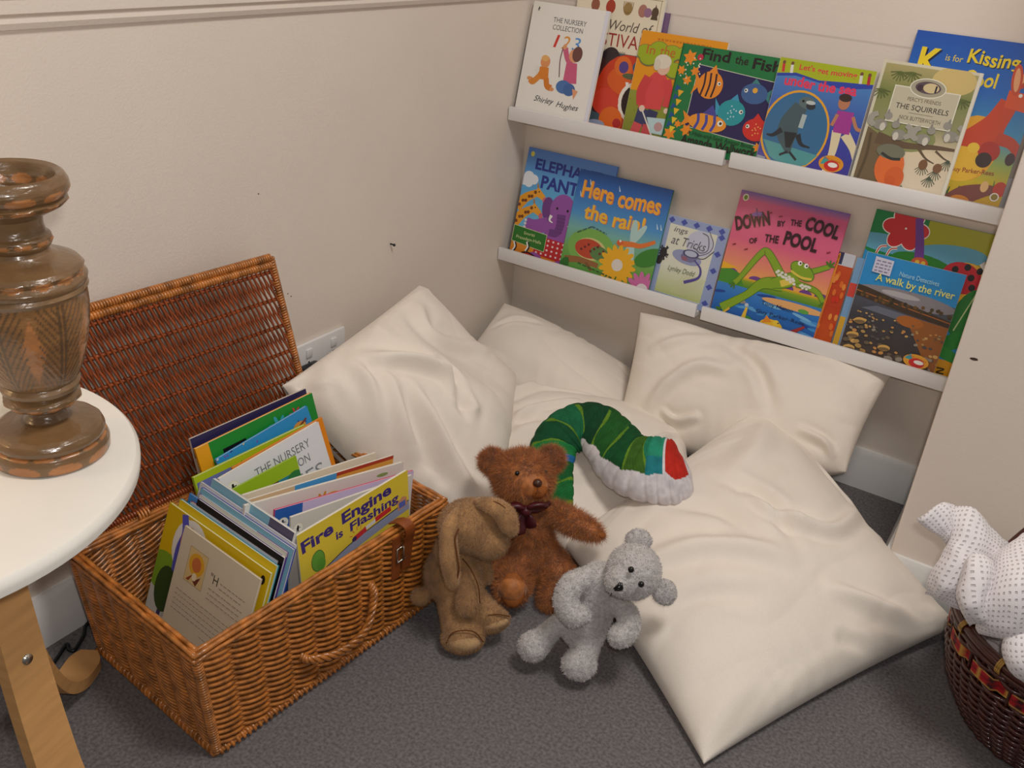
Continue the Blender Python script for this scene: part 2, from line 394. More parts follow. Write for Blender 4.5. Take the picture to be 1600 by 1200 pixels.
        for sx, dy in ((-1, -.1), (1, .12 * arm)):
            s.line([(cx + sx * .09 * h, cy + .71 * h), (cx + sx * .20 * h, cy + (.58 + dy * .5) * h), (cx + sx * .25 * h, cy + (.50 + dy * 1.5) * h)], [.09 * h, .06 * h], top)
            s.ell(cx + sx * .26 * h, cy + (.48 + dy * 1.6) * h, .035 * h, .035 * h, skin, n=8)
        s.ell(cx, cy + .87 * h, .105 * h, .12 * h, skin); s.ell(cx - .01 * h, cy + .93 * h, .11 * h, .075 * h, hair)
        return s

BOOKCOUNT = {}
def book(label, w, h, t, art, group, spine=(230, 226, 220), name='picture_book', back=None):
    """Empty at the lower left front corner; cover (with its printing) and page block are its parts"""
    r = thing(name, label, 'book', group=group)
    C = Cover(w, h, (240, 238, 232)) if art is None else art
    b = C.b; cv = 0.0006
    sc = rgb(*spine); bc = rgb(*(back or spine))
    b.box((0, 0.00003, 0), (w, cv, h), sc); b.box((0, t - cv, 0), (w, t, h), bc); b.box((-0.0004, 0.00003, 0), (cv, t, h), sc)
    b.build('cover', PRINT, r, False)
    MB().box((cv, cv, 0.0012), (w - 0.0018, t - cv, h - 0.0012)).build('pages', PAGES, r, False)
    return r

# ------------------------------------------------------------------ picture ledges
ZU, ZL, HF, YS, LW, GAP = 0.683, 0.3277, 0.0312, 0.092, 0.55, 0.0195
def ledge(x0, z, label):
    r = thing('picture_ledge', label, 'shelf', (x0, 0, z), group='white picture ledges on the alcove wall')
    sharp(MB().box((0, -YS + 0.010, 0), (LW, 0, 0.010)).build('base_board', LEDGE, r, False))
    sharp(MB().box((0, -YS, 0), (LW, -YS + 0.010, HF), bev=0.0008).build('front_lip', LEDGE, r, False))
    sharp(MB().box((0, -0.010, 0.010), (LW, -0.0005, 0.072), bev=0.0008).build('back_board', LEDGE, r, False))
    return r
X0 = 0.003
ledge(X0, ZU, 'upper left white picture ledge, under the counting book and the orange book')
ledge(X0 + LW + GAP - 0.006, ZU, 'upper right white picture ledge, under the sea lion, squirrel and kangaroo books')
ledge(X0, ZL, 'lower left white picture ledge, under the purple elephant and rain books')
ledge(X0 + LW + GAP - 0.006, ZL, 'lower right white picture ledge, under the pink frog and river walk books')

BLK = (28, 22, 24); WHT = (240, 238, 232)
def art_counting(w, h):
    c = Cover(w, h, (238, 234, 228)); H = c.H
    c.logo(.085, H - .075, .035)
    c.text('THE NURSERY', .30, H - .20, .44, .055, (84, 80, 88)); c.text('COLLECTION', .31, H - .28, .40, .055, (84, 80, 88))
    c.text('1', .36, H - .47, .07, .14, (214, 60, 50), shear=.15); c.text('2', .47, H - .47, .10, .14, (228, 150, 50), shear=.15); c.text('3', .61, H - .47, .10, .14, (90, 150, 214), shear=.15)
    # crawling baby and kneeling girl
    c.ell(.30, .66, .065, .07, (226, 150, 96)); c.ell(.29, .70, .05, .035, (232, 178, 110))
    c.poly([(.24, .60), (.36, .60), (.38, .46), (.22, .46)], (222, 132, 44)); c.line([(.25, .49), (.18, .42), (.13, .44)], .07, (222, 140, 56)); c.line([(.35, .48), (.38, .40), (.44, .38)], .07, (214, 124, 44))
    c.ell(.12, .45, .03, .022, (226, 150, 96)); c.ell(.45, .37, .03, .022, (226, 150, 96)); c.ell(.21, .56, .03, .045, (228, 226, 220))
    c.line([(.50, .86), (.49, .70), (.52, .52)], .012, (110, 60, 70)); 
    c.line([(.53, .84), (.58, .74), (.64, .68)], .065, (206, 96, 128)); c.ell(.52, .86, .025, .03, (224, 158, 110))
    c.poly([(.58, .70), (.72, .70), (.76, .48), (.58, .46)], (206, 92, 130)); c.ell(.67, .78, .075, .075, (226, 158, 112)); c.ell(.70, .80, .065, .085, (112, 72, 66))
    c.ell(.60, .42, .10, .075, (76, 116, 176)); c.ell(.68, .40, .08, .07, (66, 104, 164)); c.poly([(.72, .42), (.80, .40), (.76, .30)], (226, 158, 112))
    c.text('Shirley', .24, .185, .27, .085, (60, 58, 66), rot=-1, shear=.35, wob=.06); c.text('Hughes', .55, .165, .30, .085, (60, 58, 66), rot=-1, shear=.35, wob=.06)
    return c.rect(.955, 0, 1, H, (222, 222, 234))
def art_festivals(w, h):
    c = Cover(w, h, (232, 220, 196)); H = c.H
    for q in ((.02, .02, .98, .026), (.02, H - .026, .98, H - .02), (.96, .02, .966, H - .02)): c.rect(*q, (150, 130, 90))
    for k, (x, col, rr) in enumerate(((.22, (150, 90, 70), .05), (.40, (170, 62, 38), .055), (.60, (168, 140, 84), .05), (.77, (172, 118, 104), .05), (.91, (92, 70, 52), .04))):
        c.ell(x, H - .14, rr, rr * 1.25, col)
    for k in range(-3, 4): c.line([(.60 + .004 * k, H - .19), (.60 + .016 * k, H - .15), (.60 + .018 * k, H - .07)], .007, (140, 110, 60))
    c.ell(.83, H - .15, .045, .045, (150, 110, 140)); c.poly([(.87, H - .21), (.95, H - .21), (.91, H - .06)], (84, 68, 50))
    c.text('World of', .42, H - .36, .50, .10, (92, 82, 70), shear=.25); c.text('FESTIVALS', .20, H - .52, .74, .13, (160, 40, 36))
    c.text('Philip Steele', .34, H - .585, .32, .03, (120, 110, 96))
    c.rect(0, 0, .955, .80, (70, 90, 100)); c.ell(.50, .70, .12, .15, (52, 40, 44)); c.ell(.42, .45, .12, .28, (70, 40, 40))
    # a plain festive mask: red and orange cloth, blue trim, open mouth
    c.ell(.72, .42, .34, .38, (206, 62, 32)); c.ell(.78, .54, .28, .16, (222, 96, 34)); c.ell(.66, .68, .10, .10, (226, 110, 40)); c.ell(.67, .67, .055, .06, (86, 66, 140))
    c.ell(.84, .69, .07, .06, (60, 96, 130)); c.ell(.84, .69, .03, .03, (226, 220, 200)); c.ell(.76, .59, .09, .03, (90, 100, 70))
    c.ell(.84, .34, .17, .20, (240, 232, 220)); c.ell(.86, .34, .15, .175, (42, 20, 22)); c.ell(.90, .26, .06, .09, (190, 36, 36))
    for k in range(5): c.poly([(.72 + .05 * k, .53 - .01 * k), (.76 + .05 * k, .53 - .01 * k), (.74 + .05 * k, .46)], WHT)
    c.ell(.52, .30, .16, .14, (216, 66, 46)); c.ell(.62, .12, .14, .14, (226, 106, 30)); c.ell(.70, .10, .05, .05, (180, 40, 44)); c.ell(.46, .06, .10, .04, (150, 160, 190)); c.rect(0, 0, .955, .03, (100, 130, 90))
    return c
def art_garden(w, h):
    c = Cover(w, h, (232, 152, 20)); H = c.H
    c.dash(.20, H - .07, .62, .022, (200, 116, 20)); c.grad(0, 0, 1, .52, [(0, (124, 132, 46)), (.6, (138, 146, 50)), (1, (150, 152, 56))])
    for k in range(30): c.ell(random.random(), random.random() * .48, .012, .006, (112, 122, 40), n=6)
    pts = [(.09, .22), (.24, .17), (.40, .19), (.56, .18), (.70, .21), (.34, .26), (.47, .36), (.60, .34), (.14, .27)]
    for x, y in pts: c.ell(x, H - y - .005, .115, .088, (112, 116, 70), n=18)
    for x, y in pts: c.ell(x, H - y, .105, .078, (158, 176, 30), n=18)
    c.text('In', .10, H - .235, .10, .095, (196, 92, 44)); c.text('the', .26, H - .235, .18, .105, (196, 92, 44))
    # child with fair hair, red jacket and pink boots pulling a cart
    c.line([(0.21, .34), (0.19, .16)], .13, (56, 58, 100)); c.line([(0.33, .34), (0.31, .18)], .12, (50, 52, 92)); c.line([(0.18, .18), (0.16, .04), (0.23, .02)], .11, (206, 78, 84)); c.line([(0.30, .18), (0.30, .04), (0.37, .02)], .11, (196, 70, 78))
    c.poly([(0.14, .34), (0.41, .36), (0.43, .66), (0.37, .74), (0.25, .74), (0.17, .64)], (216, 72, 74)); c.line([(0.19, .68), (0.14, .52), (0.17, .38)], .11, (206, 64, 66)); c.line([(0.41, .68), (0.47, .52), (0.47, .40)], .10, (210, 66, 70))
    c.ell(0.19, .34, .035, .035, (230, 200, 180)); c.ell(0.48, .36, .03, .03, (230, 200, 180)); c.ell(0.34, .80, .075, .08, (226, 184, 160)); c.ell(0.32, .86, .10, .075, (224, 214, 196)); c.ell(0.26, .82, .04, .06, (214, 204, 186))
    c.line([(0.20, .32), (0.39, .05)], .016, (224, 220, 210)); c.poly([(0.27, .26), (0.53, .28), (0.49, .10), (0.35, .10)], (184, 210, 214)); c.ell(0.43, .18, .05, .05, (190, 150, 150))
    return c
def art_fish(w, h):
    c = Cover(w, h, (24, 116, 62)); H = c.H; NV = (36, 30, 84)
    c.poly([(.20, .225), (.985, .17), (.985, .75), (.20, .80)], (220, 220, 200)); c.poly([(.205, .23), (.98, .175), (.98, .745), (.205, .795)], NV)
    c.text('Find', .21, .845, .28, .10, BLK, bold=.03, wob=.04); c.text('the', .54, .85, .13, .075, BLK, bold=.02, wob=.06); c.text('Fish', .715, .83, .27, .10, BLK, bold=.03, wob=.04)
    for x, y, r in ((.10, .845, .075), (.04, .72, .05), (.18, .73, .05), (.12, .64, .05), (.07, .13, .07), (.23, .19, .065), (.13, .23, .04), (.96, .16, .05)): c.star(x, y, r, (236, 140, 30), 6, random.random())
    for x, y in ((.20, .86), (.19, .015)): c.ell(x, y, .03, .03, (186, 40, 70))
    for k in range(5): c.poly([(.055, .54 - .085 * k), (.115, .535 - .085 * k), (.075, .475 - .085 * k)], (232, 170 + 8 * k, 44)); c.poly([(.03, .585 - .085 * k), (.08, .56 - .085 * k), (.02, .52 - .085 * k)], (30, 80, 140))
    for k in range(14): c.ell(.04 + random.random() * .2, .6 + random.random() * .25, .008, .008, (226, 226, 200), n=6)
    c.fish(.36, .63, .30, .30, (232, 140, 40), (232, 140, 40), 1, stripes=(52, 26, 40)); c.fish(.80, .62, .30, .22, (60, 96, 150), (60, 130, 130), -1); c.ell(.80, .65, .025, .025, (226, 170, 60), n=10)
    c.fish(.63, .42, .32, .28, (36, 148, 160), (60, 150, 190), 1, spots=(190, 220, 230)); c.fish(.42, .29, .46, .20, (232, 150, 44), (232, 140, 40), 1, stripes=(70, 74, 160)); c.poly([(.36, .37), (.44, .46), (.50, .36)], (70, 70, 150))
    c.fish(.90, .31, .30, .24, (206, 44, 38), (206, 44, 38), -1, spots=(240, 170, 90))
    c.text('A Hide-and-Seek Animal Book', .25, .155, .66, .04, (18, 50, 34), rot=-1.5); c.text('Amanda Wallwork', .20, .06, .76, .085, BLK, bold=.02, wob=.05)
    return c.rect(0, 0, .006, H, (16, 70, 40))
def art_sea(w, h):
    c = Cover(w, h, (60, 110, 190)); H = c.H
    c.grad(0, 0, 1, H, [(0, (66, 54, 150)), (.4, (58, 70, 168)), (.75, (70, 120, 190)), (1, (84, 146, 206))])
    c.poly([(0, H), (0, H - .19), (.2, H - .16), (.45, H - .19), (.7, H - .22), (1, H - .17), (1, H)], (48, 70, 170)); c.poly([(0, H), (0, H - .16), (.2, H - .13), (.45, H - .17), (.7, H - .15), (1, H - .13), (1, H)], (172, 186, 32))
    c.text("Let's get moving", .22, H - .115, .60, .075, (216, 60, 66), bold=.02, rot=0, wob=.06); c.text('under the sea', .10, H - .27, .76, .105, (228, 60, 96), bold=.035, wob=.05)
    for x, col in ((.05, (206, 60, 60)), (.14, (230, 226, 220)), (.86, (220, 220, 210)), (.94, (180, 40, 60))): c.ell(x, H - .045, .018, .02, (120, 80, 60), n=8); c.line([(x, H - .06), (x + .01, H - .14)], .03, col)
    c.ell(.335, .44, .36, .415, (232, 166, 44), n=40); c.ell(.335, .44, .338, .392, (54, 110, 156), n=40); c.poly([(.03, .30), (.64, .24), (.55, .12), (.33, .055), (.14, .14)], (84, 156, 160))
    c.line([(.34, .70), (.27, .52), (.27, .38), (.33, .20)], [.15, .21, .22, .04], (70, 92, 100)); c.line([(.40, .62), (.39, .48)], [.05, .05], (176, 190, 190)); c.line([(.30, .42), (.31, .26)], [.14, .05], (38, 44, 52))
    c.ell(.39, .74, .085, .06, (92, 112, 116)); c.ell(.44, .71, .05, .035, (46, 50, 58)); c.ell(.43, .745, .05, .02, (190, 200, 200)); c.ell(.35, .75, .014, .014, (20, 22, 26), n=8)
    c.line([(.20, .43), (.12, .36), (.05, .355)], [.06, .015], (40, 46, 56)); c.line([(.38, .41), (.44, .32), (.54, .30)], [.06, .015], (40, 46, 56)); c.line([(.32, .22), (.24, .17)], .025, (40, 46, 56)); c.line([(.34, .22), (.43, .15)], .025, (40, 46, 56))
    c.line([(.77, .52), (.78, .30), (.755, .15)], [.10, .05], (226, 212, 176)); c.line([(.86, .50), (.97, .38), (1.03, .26)], [.10, .05], (226, 212, 176)); c.poly([(.73, .50), (.90, .50), (.89, .72), (.72, .72)], (166, 58, 150)); c.ell(.765, .80, .06, .07, (186, 124, 92)); c.ell(.765, .85, .065, .04, (60, 44, 40))
    c.line([(.89, .68), (.95, .58), (1.0, .56)], .035, (190, 128, 96)); c.line([(.73, .68), (.70, .56)], .035, (190, 128, 96)); c.ell(.75, .10, .025, .03, WHT, n=10)
    c.ell(.80, .185, .13, .085, (226, 150, 40)); c.poly([(.69, .165), (.80, .185), (.72, .255)], (60, 160, 160)); c.ell(.81, .165, .08, .055, (206, 44, 44)); c.ell(.82, .175, .05, .025, WHT)
    c.text('little nippers', .71, .22, .18, .03, (190, 40, 50), rot=-8)
    return c.poly([(0, .03), (.08, 0), (.10, .12), (.01, .13)], (150, 160, 176))
def art_squirrel(w, h):
    c = Cover(w, h, (214, 208, 184)); H = c.H
    c.rect(.03, .03, .965, H - .03, (150, 152, 102)); c.grad(.03, .03, .965, H - .03, [(0, (226, 212, 190)), (.35, (222, 206, 176)), (.55, (150, 148, 104)), (.8, (128, 136, 76)), (1, (176, 164, 112))])
    c.ell(.75, H - .12, .22, .14, (210, 186, 120)); c.ell(.40, .62, .35, .16, (140, 146, 92))
    c.poly([(.03, .03), (.03, .66), (.16, .60), (.22, .54), (.32, .50), (.22, .42), (.28, .30), (.30, .03)], (116, 98, 72)); c.line([(.15, .56), (.45, .53), (.75, .56), (.96, .57)], [.13, .07, .05, .03], (104, 84, 62)); c.line([(.07, .05), (.10, .35), (.08, .6)], .03, (92, 76, 56))
    c.line([(.60, .53), (.70, .44), (.80, .40)], [.03, .012], (100, 82, 60)); c.line([(.78, .53), (.88, .47), (.95, .45)], [.025, .01], (100, 82, 60))
    for x, y in ((.70, .33), (.84, .30), (.93, .42), (.80, .22)):
        for k in range(7): c.line([(x, y + .04), (x + .075 * math.sin(-1.2 + .4 * k), y - .075 * math.cos(-1.2 + .4 * k))], .008, (72, 86, 66))
    c.ell(.70, .37, .045, .055, (126, 88, 58)); c.ell(.85, .36, .045, .05, (126, 88, 58))
    for x, y in ((.20, H - .10), (.32, H - .09), (.06, H - .30), (.88, H - .28)):
        for k in range(8): c.line([(x, y), (x + .10 * math.sin(-1.4 + .4 * k), y - .10 * math.cos(-1.4 + .4 * k))], .01, (96, 108, 54))
    # child in an orange coat behind the trunk
    c.ell(.37, .28, .15, .20, (226, 112, 52)); c.ell(.45, .18, .10, .12, (214, 100, 46)); c.ell(.34, .44, .15, .08, (118, 118, 100)); c.line([(.25, .41), (.36, .37), (.46, .38)], .03, (54, 56, 52)); c.ell(.42, .14, .06, .05, (206, 92, 40)); c.poly([(.45, .03), (.62, .03), (.55, .12)], (112, 116, 76))
    PN = (196, 190, 166)
    c.rect(.185, .745, .855, 1.125, (232, 228, 212)); c.rect(.195, .755, .845, 1.115, PN); c.ell(.52, 1.135, .185, .10, (232, 228, 212)); c.ell(.52, 1.135, .175, .09, (168, 162, 140)); c.ell(.52, 1.14, .13, .062, (92, 76, 84)); c.ell(.55, 1.14, .08, .05, (214, 196, 150)); c.ell(.44, 1.13, .03, .035, (70, 50, 60)); c.line([(.60, 1.17), (.60, 1.10)], .018, (40, 36, 50))
    c.text("PERCY'S FRIENDS", .35, .985, .34, .04, (104, 88, 70)); c.text('THE SQUIRRELS', .25, .885, .54, .065, (62, 52, 48), bold=.005); c.line([(.40, .865), (.65, .865)], .004, (104, 88, 70)); c.text('NICK BUTTERWORTH', .32, .79, .42, .042, (104, 88, 70))
    for x, y, f in ((.15, .70, 1), (.37, .625, -1), (.62, .625, 1), (.88, .70, -1)):
        c.ell(x, y, .075, .055, (148, 144, 136)); c.line([(x - f * .06, y - .02), (x - f * .11, y + .02), (x - f * .10, y + .08), (x - f * .05, y + .11)], [.05, .07, .05], (164, 160, 150)); c.ell(x + f * .06, y + .10, .042, .04, (152, 148, 140)); c.ell(x + f * .05, y + .145, .012, .025, (140, 136, 128), n=8); c.ell(x + f * .03, y - .02, .03, .045, (206, 202, 190), n=10)
    return c.rect(.968, 0, 1, H, (226, 222, 206))
def art_kangaroo(w, h):
    c = Cover(w, h, (40, 96, 180)); H = c.H
    c.grad(0, 0, 1, H, [(0, (206, 150, 20)), (.18, (206, 186, 24)), (.30, (150, 176, 90)), (.45, (64, 150, 196)), (.7, (36, 104, 190)), (1, (34, 84, 176))])
    Y = (236, 208, 40)
    c.text('K', .085, H - .335, .17, .205, (20, 30, 60), bold=.03); c.text('K', .07, H - .325, .17, .205, Y, bold=.03); c.text('is for', .27, H - .20, .13, .05, Y); c.text('Kissing', .44, H - .235, .38, .14, (20, 30, 60), rot=-1, bold=.02, wob=.05); c.text('Kissing', .432, H - .228, .38, .14, Y, rot=-1, bold=.02, wob=.05); c.text('a', .36, H - .335, .045, .045, Y); c.text('Cool', .445, H - .36, .25, .115, Y, bold=.02, wob=.04)
    c.ell(.66, .47, .20, .26, (232, 170, 40)); c.line([(.83, .86), (.78, .70), (.70, .52), (.55, .30)], [.14, .17, .30, .20], (206, 70, 34)); c.ell(.62, .34, .17, .14, (236, 190, 50)); c.line([(.82, .58), (.93, .56), (.99, .50), (.96, .44)], [.10, .05], (196, 66, 34)); c.ell(.965, .44, .035, .05, (70, 40, 40))
    c.poly([(.80, .95), (1.0, .93), (1.06, .86), (.95, .80), (.80, .82)], (222, 86, 36)); c.ell(.90, 1.06, .045, .11, (196, 66, 40), -30); c.ell(.88, 1.06, .025, .08, (236, 170, 120), -30); c.ell(.83, 1.03, .04, .12, (206, 76, 44), 10); c.ell(.83, 1.03, .022, .09, (236, 170, 120), 10)
    c.ell(.80, .47, .08, .08, (180, 50, 34)); c.ell(.78, .40, .06, .06, (60, 40, 30)); c.ell(.68, .48, .045, .04, (240, 200, 60)); c.ell(.89, .92, .015, .015, WHT, n=8)
    c.text('Guy Parker-Rees', .56, .26, .33, .05, (150, 52, 30), rot=4, bold=.01)
    for k in range(9): c.line([(.50 + .02 * k, .04), (.46 + .035 * k, .17 - .02 * (k % 3))], [.03, .006], (56, 104, 40))
    for k in range(5): c.line([(.92, .17), (.92 + .09 * math.cos(.3 + .7 * k), .17 + .09 * math.sin(.3 + .7 * k))], [.02, .005], (84, 130, 40))
    c.line([(.62, .0), (.72, .10), (.86, .17), (.97, .19)], [.16, .16, .10, .04], (128, 70, 60)); c.ell(.85, .20, .03, .045, (232, 190, 130)); c.ell(.965, .20, .05, .06, (196, 60, 30)); c.ell(.70, .05, .08, .05, (206, 130, 40))
    c.ell(.945, .135, .034, .034, WHT); c.ell(.945, .135, .025, .025, (150, 130, 40)); return c
def art_elephant(w, h):
    c = Cover(w, h, (80, 150, 214)); H = c.H; NV = (40, 54, 140)
    c.grad(0, 0, 1, H, [(0, (120, 196, 226)), (.6, (96, 172, 220)), (1, (86, 130, 206))])
    c.ell(.055, H - .06, .022, .026, (226, 214, 90)); c.text('ELEPHANT', .11, H - .20, .75, .11, NV, bold=.035); c.text('PANTS', .21, H - .37, .50, .13, NV, bold=.035)
    for x, y, r in ((.06, .82, .06), (.12, .80, .055), (.07, .76, .05), (.02, .78, .06)): c.ell(x, y, r, r * .9, (226, 230, 238))
    for bx, by, hx, hy in ((-.02, .50, .19, .68), (-.02, .33, .18, .52)):
        c.line([(bx, by), ((bx + hx) / 2 - .01, (by + hy) / 2 + .02), (hx, hy)], [.12, .07], (232, 158, 40)); c.line([(hx - .02, hy + .02), (hx + .09, hy - .04)], [.09, .05], (236, 164, 50)); c.ell(hx + .10, hy - .055, .025, .03, (206, 104, 130))
        for k in range(6): c.ell(bx + (hx - bx) * (.15 + .15 * k), by + (hy - by) * (.15 + .15 * k) + .02 * (k % 2), .018, .018, (120, 66, 30), n=7)
        c.line([(hx, hy + .05), (hx - .01, hy + .09)], .015, (190, 120, 40)); c.ell(hx + .02, hy + .015, .008, .008, BLK, n=6)
    c.grad(0, 0, 1, .17, [(0, (216, 120, 30)), (1, (226, 150, 40))])
    PU = (150, 84, 166); PD = (112, 62, 132)
    c.ell(0.530, .38, .18, .24, PU); c.ell(0.35, .55, .07, .12, PD, 10); c.ell(0.67, .55, .07, .12, PD, -10); c.ell(0.510, .57, .14, .16, PU); c.line([(0.380, .40), (0.230, .35), (0.130, .36)], [.15, .12], PU)
    for k in range(3): c.ell(0.120, .32 + .035 * k, .016, .014, (226, 214, 226), n=8)
    c.line([(0.510, .53), (0.520, .42), (0.490, .34), (0.410, .33)], [.10, .07], PD)
    for k in range(5): c.line([(.47, 0.49 - .035 * k), (.56, .49 - .035 * k)], .006, (96, 50, 116))
    c.line([(0.400, .50), (0.390, .45), (0.430, .43)], [.035, .008], WHT); c.line([(0.620, .50), (0.630, .45), (0.600, .43)], [.035, .008], WHT); c.ell(0.450, .58, .012, .014, BLK, n=8); c.ell(0.570, .58, .012, .014, BLK, n=8)
    c.poly([(0.270, .08), (0.690, .06), (0.710, .26), (0.300, .27)], (190, 36, 44))
    for i in range(7):
        for j in range(4): c.ell(0.310 + .058 * i, .10 + .048 * j, .013, .012, (236, 206, 214), n=6)
    c.ell(0.300, .04, .085, .055, PU); c.ell(0.610, .03, .08, .05, PU)
    for k in range(3): c.ell(0.260 + .04 * k, .02, .012, .012, (226, 214, 226), n=6)
    c.poly([(0, .15), (.40, .12), (.40, .30), (0, .32)], (226, 220, 170)); c.poly([(.005, .155), (.395, .125), (.395, .295), (.005, .315)], (44, 116, 40))
    c.text('Smriti', .13, .245, .13, .03, (214, 220, 160)); c.text('Prasadam-Halls', .05, .19, .30, .032, (214, 220, 160))
    for x, y in ((.04, .10), (.19, .13)): c.line([(x, y - .05), (x + .02, y), (x, y + .05)], .03, WHT); c.line([(x + .01, y - .05), (x + .03, y), (x + .01, y + .05)], .015, BLK)
    c.line([(.14, .045), (.22, .06), (.32, .04)], .03, (190, 40, 36)); c.line([(.15, .06), (.22, .075), (.30, .055)], .014, BLK)
    return c
def art_rain(w, h):
    c = Cover(w, h, (50, 110, 180)); H = c.H
    c.grad(0, 0, 1, H, [(0, (84, 150, 60)), (.25, (110, 166, 80)), (.45, (120, 178, 170)), (.6, (76, 146, 206)), (.85, (46, 104, 180)), (1, (34, 84, 160))])
    for k, x in enumerate((.13, .34, .92, .68, .45, .05, .96)): c.line([(x, .95 - .13 * (k % 4)), (x + .02, .90 - .13 * (k % 4))], [.004, .014], (200, 220, 236))
    O = (240, 170, 56)
    c.text('Here comes', .075, H - .27, .85, .17, (226, 120, 60), bold=.03, wob=.05); c.text('Here comes', .068, H - .265, .85, .17, O, bold=.02, wob=.05); c.text('the rain!', .15, H - .47, .66, .15, (226, 120, 60), bold=.03, wob=.05); c.text('the rain!', .143, H - .465, .66, .15, (238, 186, 60), bold=.02, wob=.05)
    c.ell(.30, .30, .26, .19, (122, 176, 84)); c.ell(.30, .29, .17, .11, (206, 196, 130)); c.ell(.28, .29, .155, .095, (190, 72, 50)); c.ell(.40, .27, .10, .07, (92, 130, 76))
    for k in range(8): c.ell(.20 + .035 * k, .27 + .03 * (k % 3), .015, .014, (110, 40, 40), n=7)
    c.line([(.04, .13), (.20, .16), (.42, .15)], [.07, .05], (150, 100, 60)); c.line([(.28, .15), (.36, .09)], .03, (130, 86, 52))
    for a in (60, 95, 250, 280): c.ell(.72 + .08 * math.cos(math.radians(a)), .45 + .10 * math.sin(math.radians(a)), .13, .035, (176, 208, 206), a)
    c.line([(.60, .42), (.72, .44), (.82, .45), (.95, .52)], [.06, .035], (222, 120, 56)); c.ell(.595, .425, .035, .03, (214, 100, 50)); c.ell(.595, .445, .012, .012, WHT, n=8)
    c.flower(.62, .21, .20, (236, 176, 36), (222, 214, 206), 16, .30); c.flower(.93, .04, .18, (206, 110, 166), (226, 218, 220), 14, .36)
    c.line([(.62, .02), (.64, .10)], .015, (60, 120, 40)); c.ell(.93, .36, .16, .08, (60, 130, 50), 30); c.ell(.04, .06, .10, .05, (44, 110, 44), 70)
    c.dash(.12, .42, .17, .012, (60, 96, 90), rot=32); c.dash(.27, .51, .17, .012, (60, 96, 90), rot=-12); c.dash(.20, .13, .40, .014, (60, 100, 50), rot=-8)
    return c
def art_tricks(w, h):
    c = Cover(w, h, (150, 166, 206)); H = c.H
    c.poly([(.09, .10), (.84, .09), (.85, H - .13), (.09, H - .12)], (222, 222, 206)); c.grad(.09, .10, .84, .55, [(0, (186, 196, 130)), (1, (220, 222, 206))]); c.ell(.62, .95, .22, .2, (196, 200, 220))
    for k in range(5):
        for x, y in ((.10 + .2 * k, H - .065), (.92, .12 + .25 * k)):
            c.poly([(x - .055, y), (x, y + .05), (x + .055, y), (x, y - .05)], (72, 86, 170))
        c.ell(.12 + .2 * k, .05, .014, .012, (80, 90, 150), n=6)
    for k in range(8): c.line([(.35 + .03 * k, .14), (.5 + .05 * k, .46)], .012, (206, 206, 160))
    G = (92, 88, 100)
    c.text('ings', .17, 1.02, .22, .10, G, shear=.2); c.text('at Tricks', .17, .86, .55, .13, G, shear=.25)
    c.line([(.55, .88), (.66, .83), (.76, .90), (.72, 1.08), (.62, 1.12)], .012, G); c.line([(.60, .76), (.78, .86), (.82, 1.0), (.72, 1.16)], .01, G)
    c.ell(.47, .71, .24, .10, (150, 158, 196), -6); c.ell(.50, .72, .13, .07, (118, 116, 158)); c.ell(.52, .78, .13, .06, (72, 74, 110)); c.ell(.52, .78, .10, .045, (184, 190, 214)); c.ell(.44, .69, .05, .035, (150, 100, 120))
    c.line([(.60, .70), (.72, .60), (.72, .46), (.52, .34)], [.02, .05], (84, 76, 150)); c.line([(.62, .74), (.74, .76), (.86, .90)], .014, G)
    for k in range(24):
        a = random.random() * 6.28; c.line([(.09, .70), (.09 + .09 * math.cos(a), .70 + .12 * math.sin(a))], .012, (44, 44, 50))
    c.ell(.09, .70, .055, .08, (40, 40, 46)); c.ell(.05, .58, .05, .07, (40, 40, 46)); c.text('Lynley Dodd', .22, .44, .44, .10, (110, 120, 84), shear=.25)
    return c
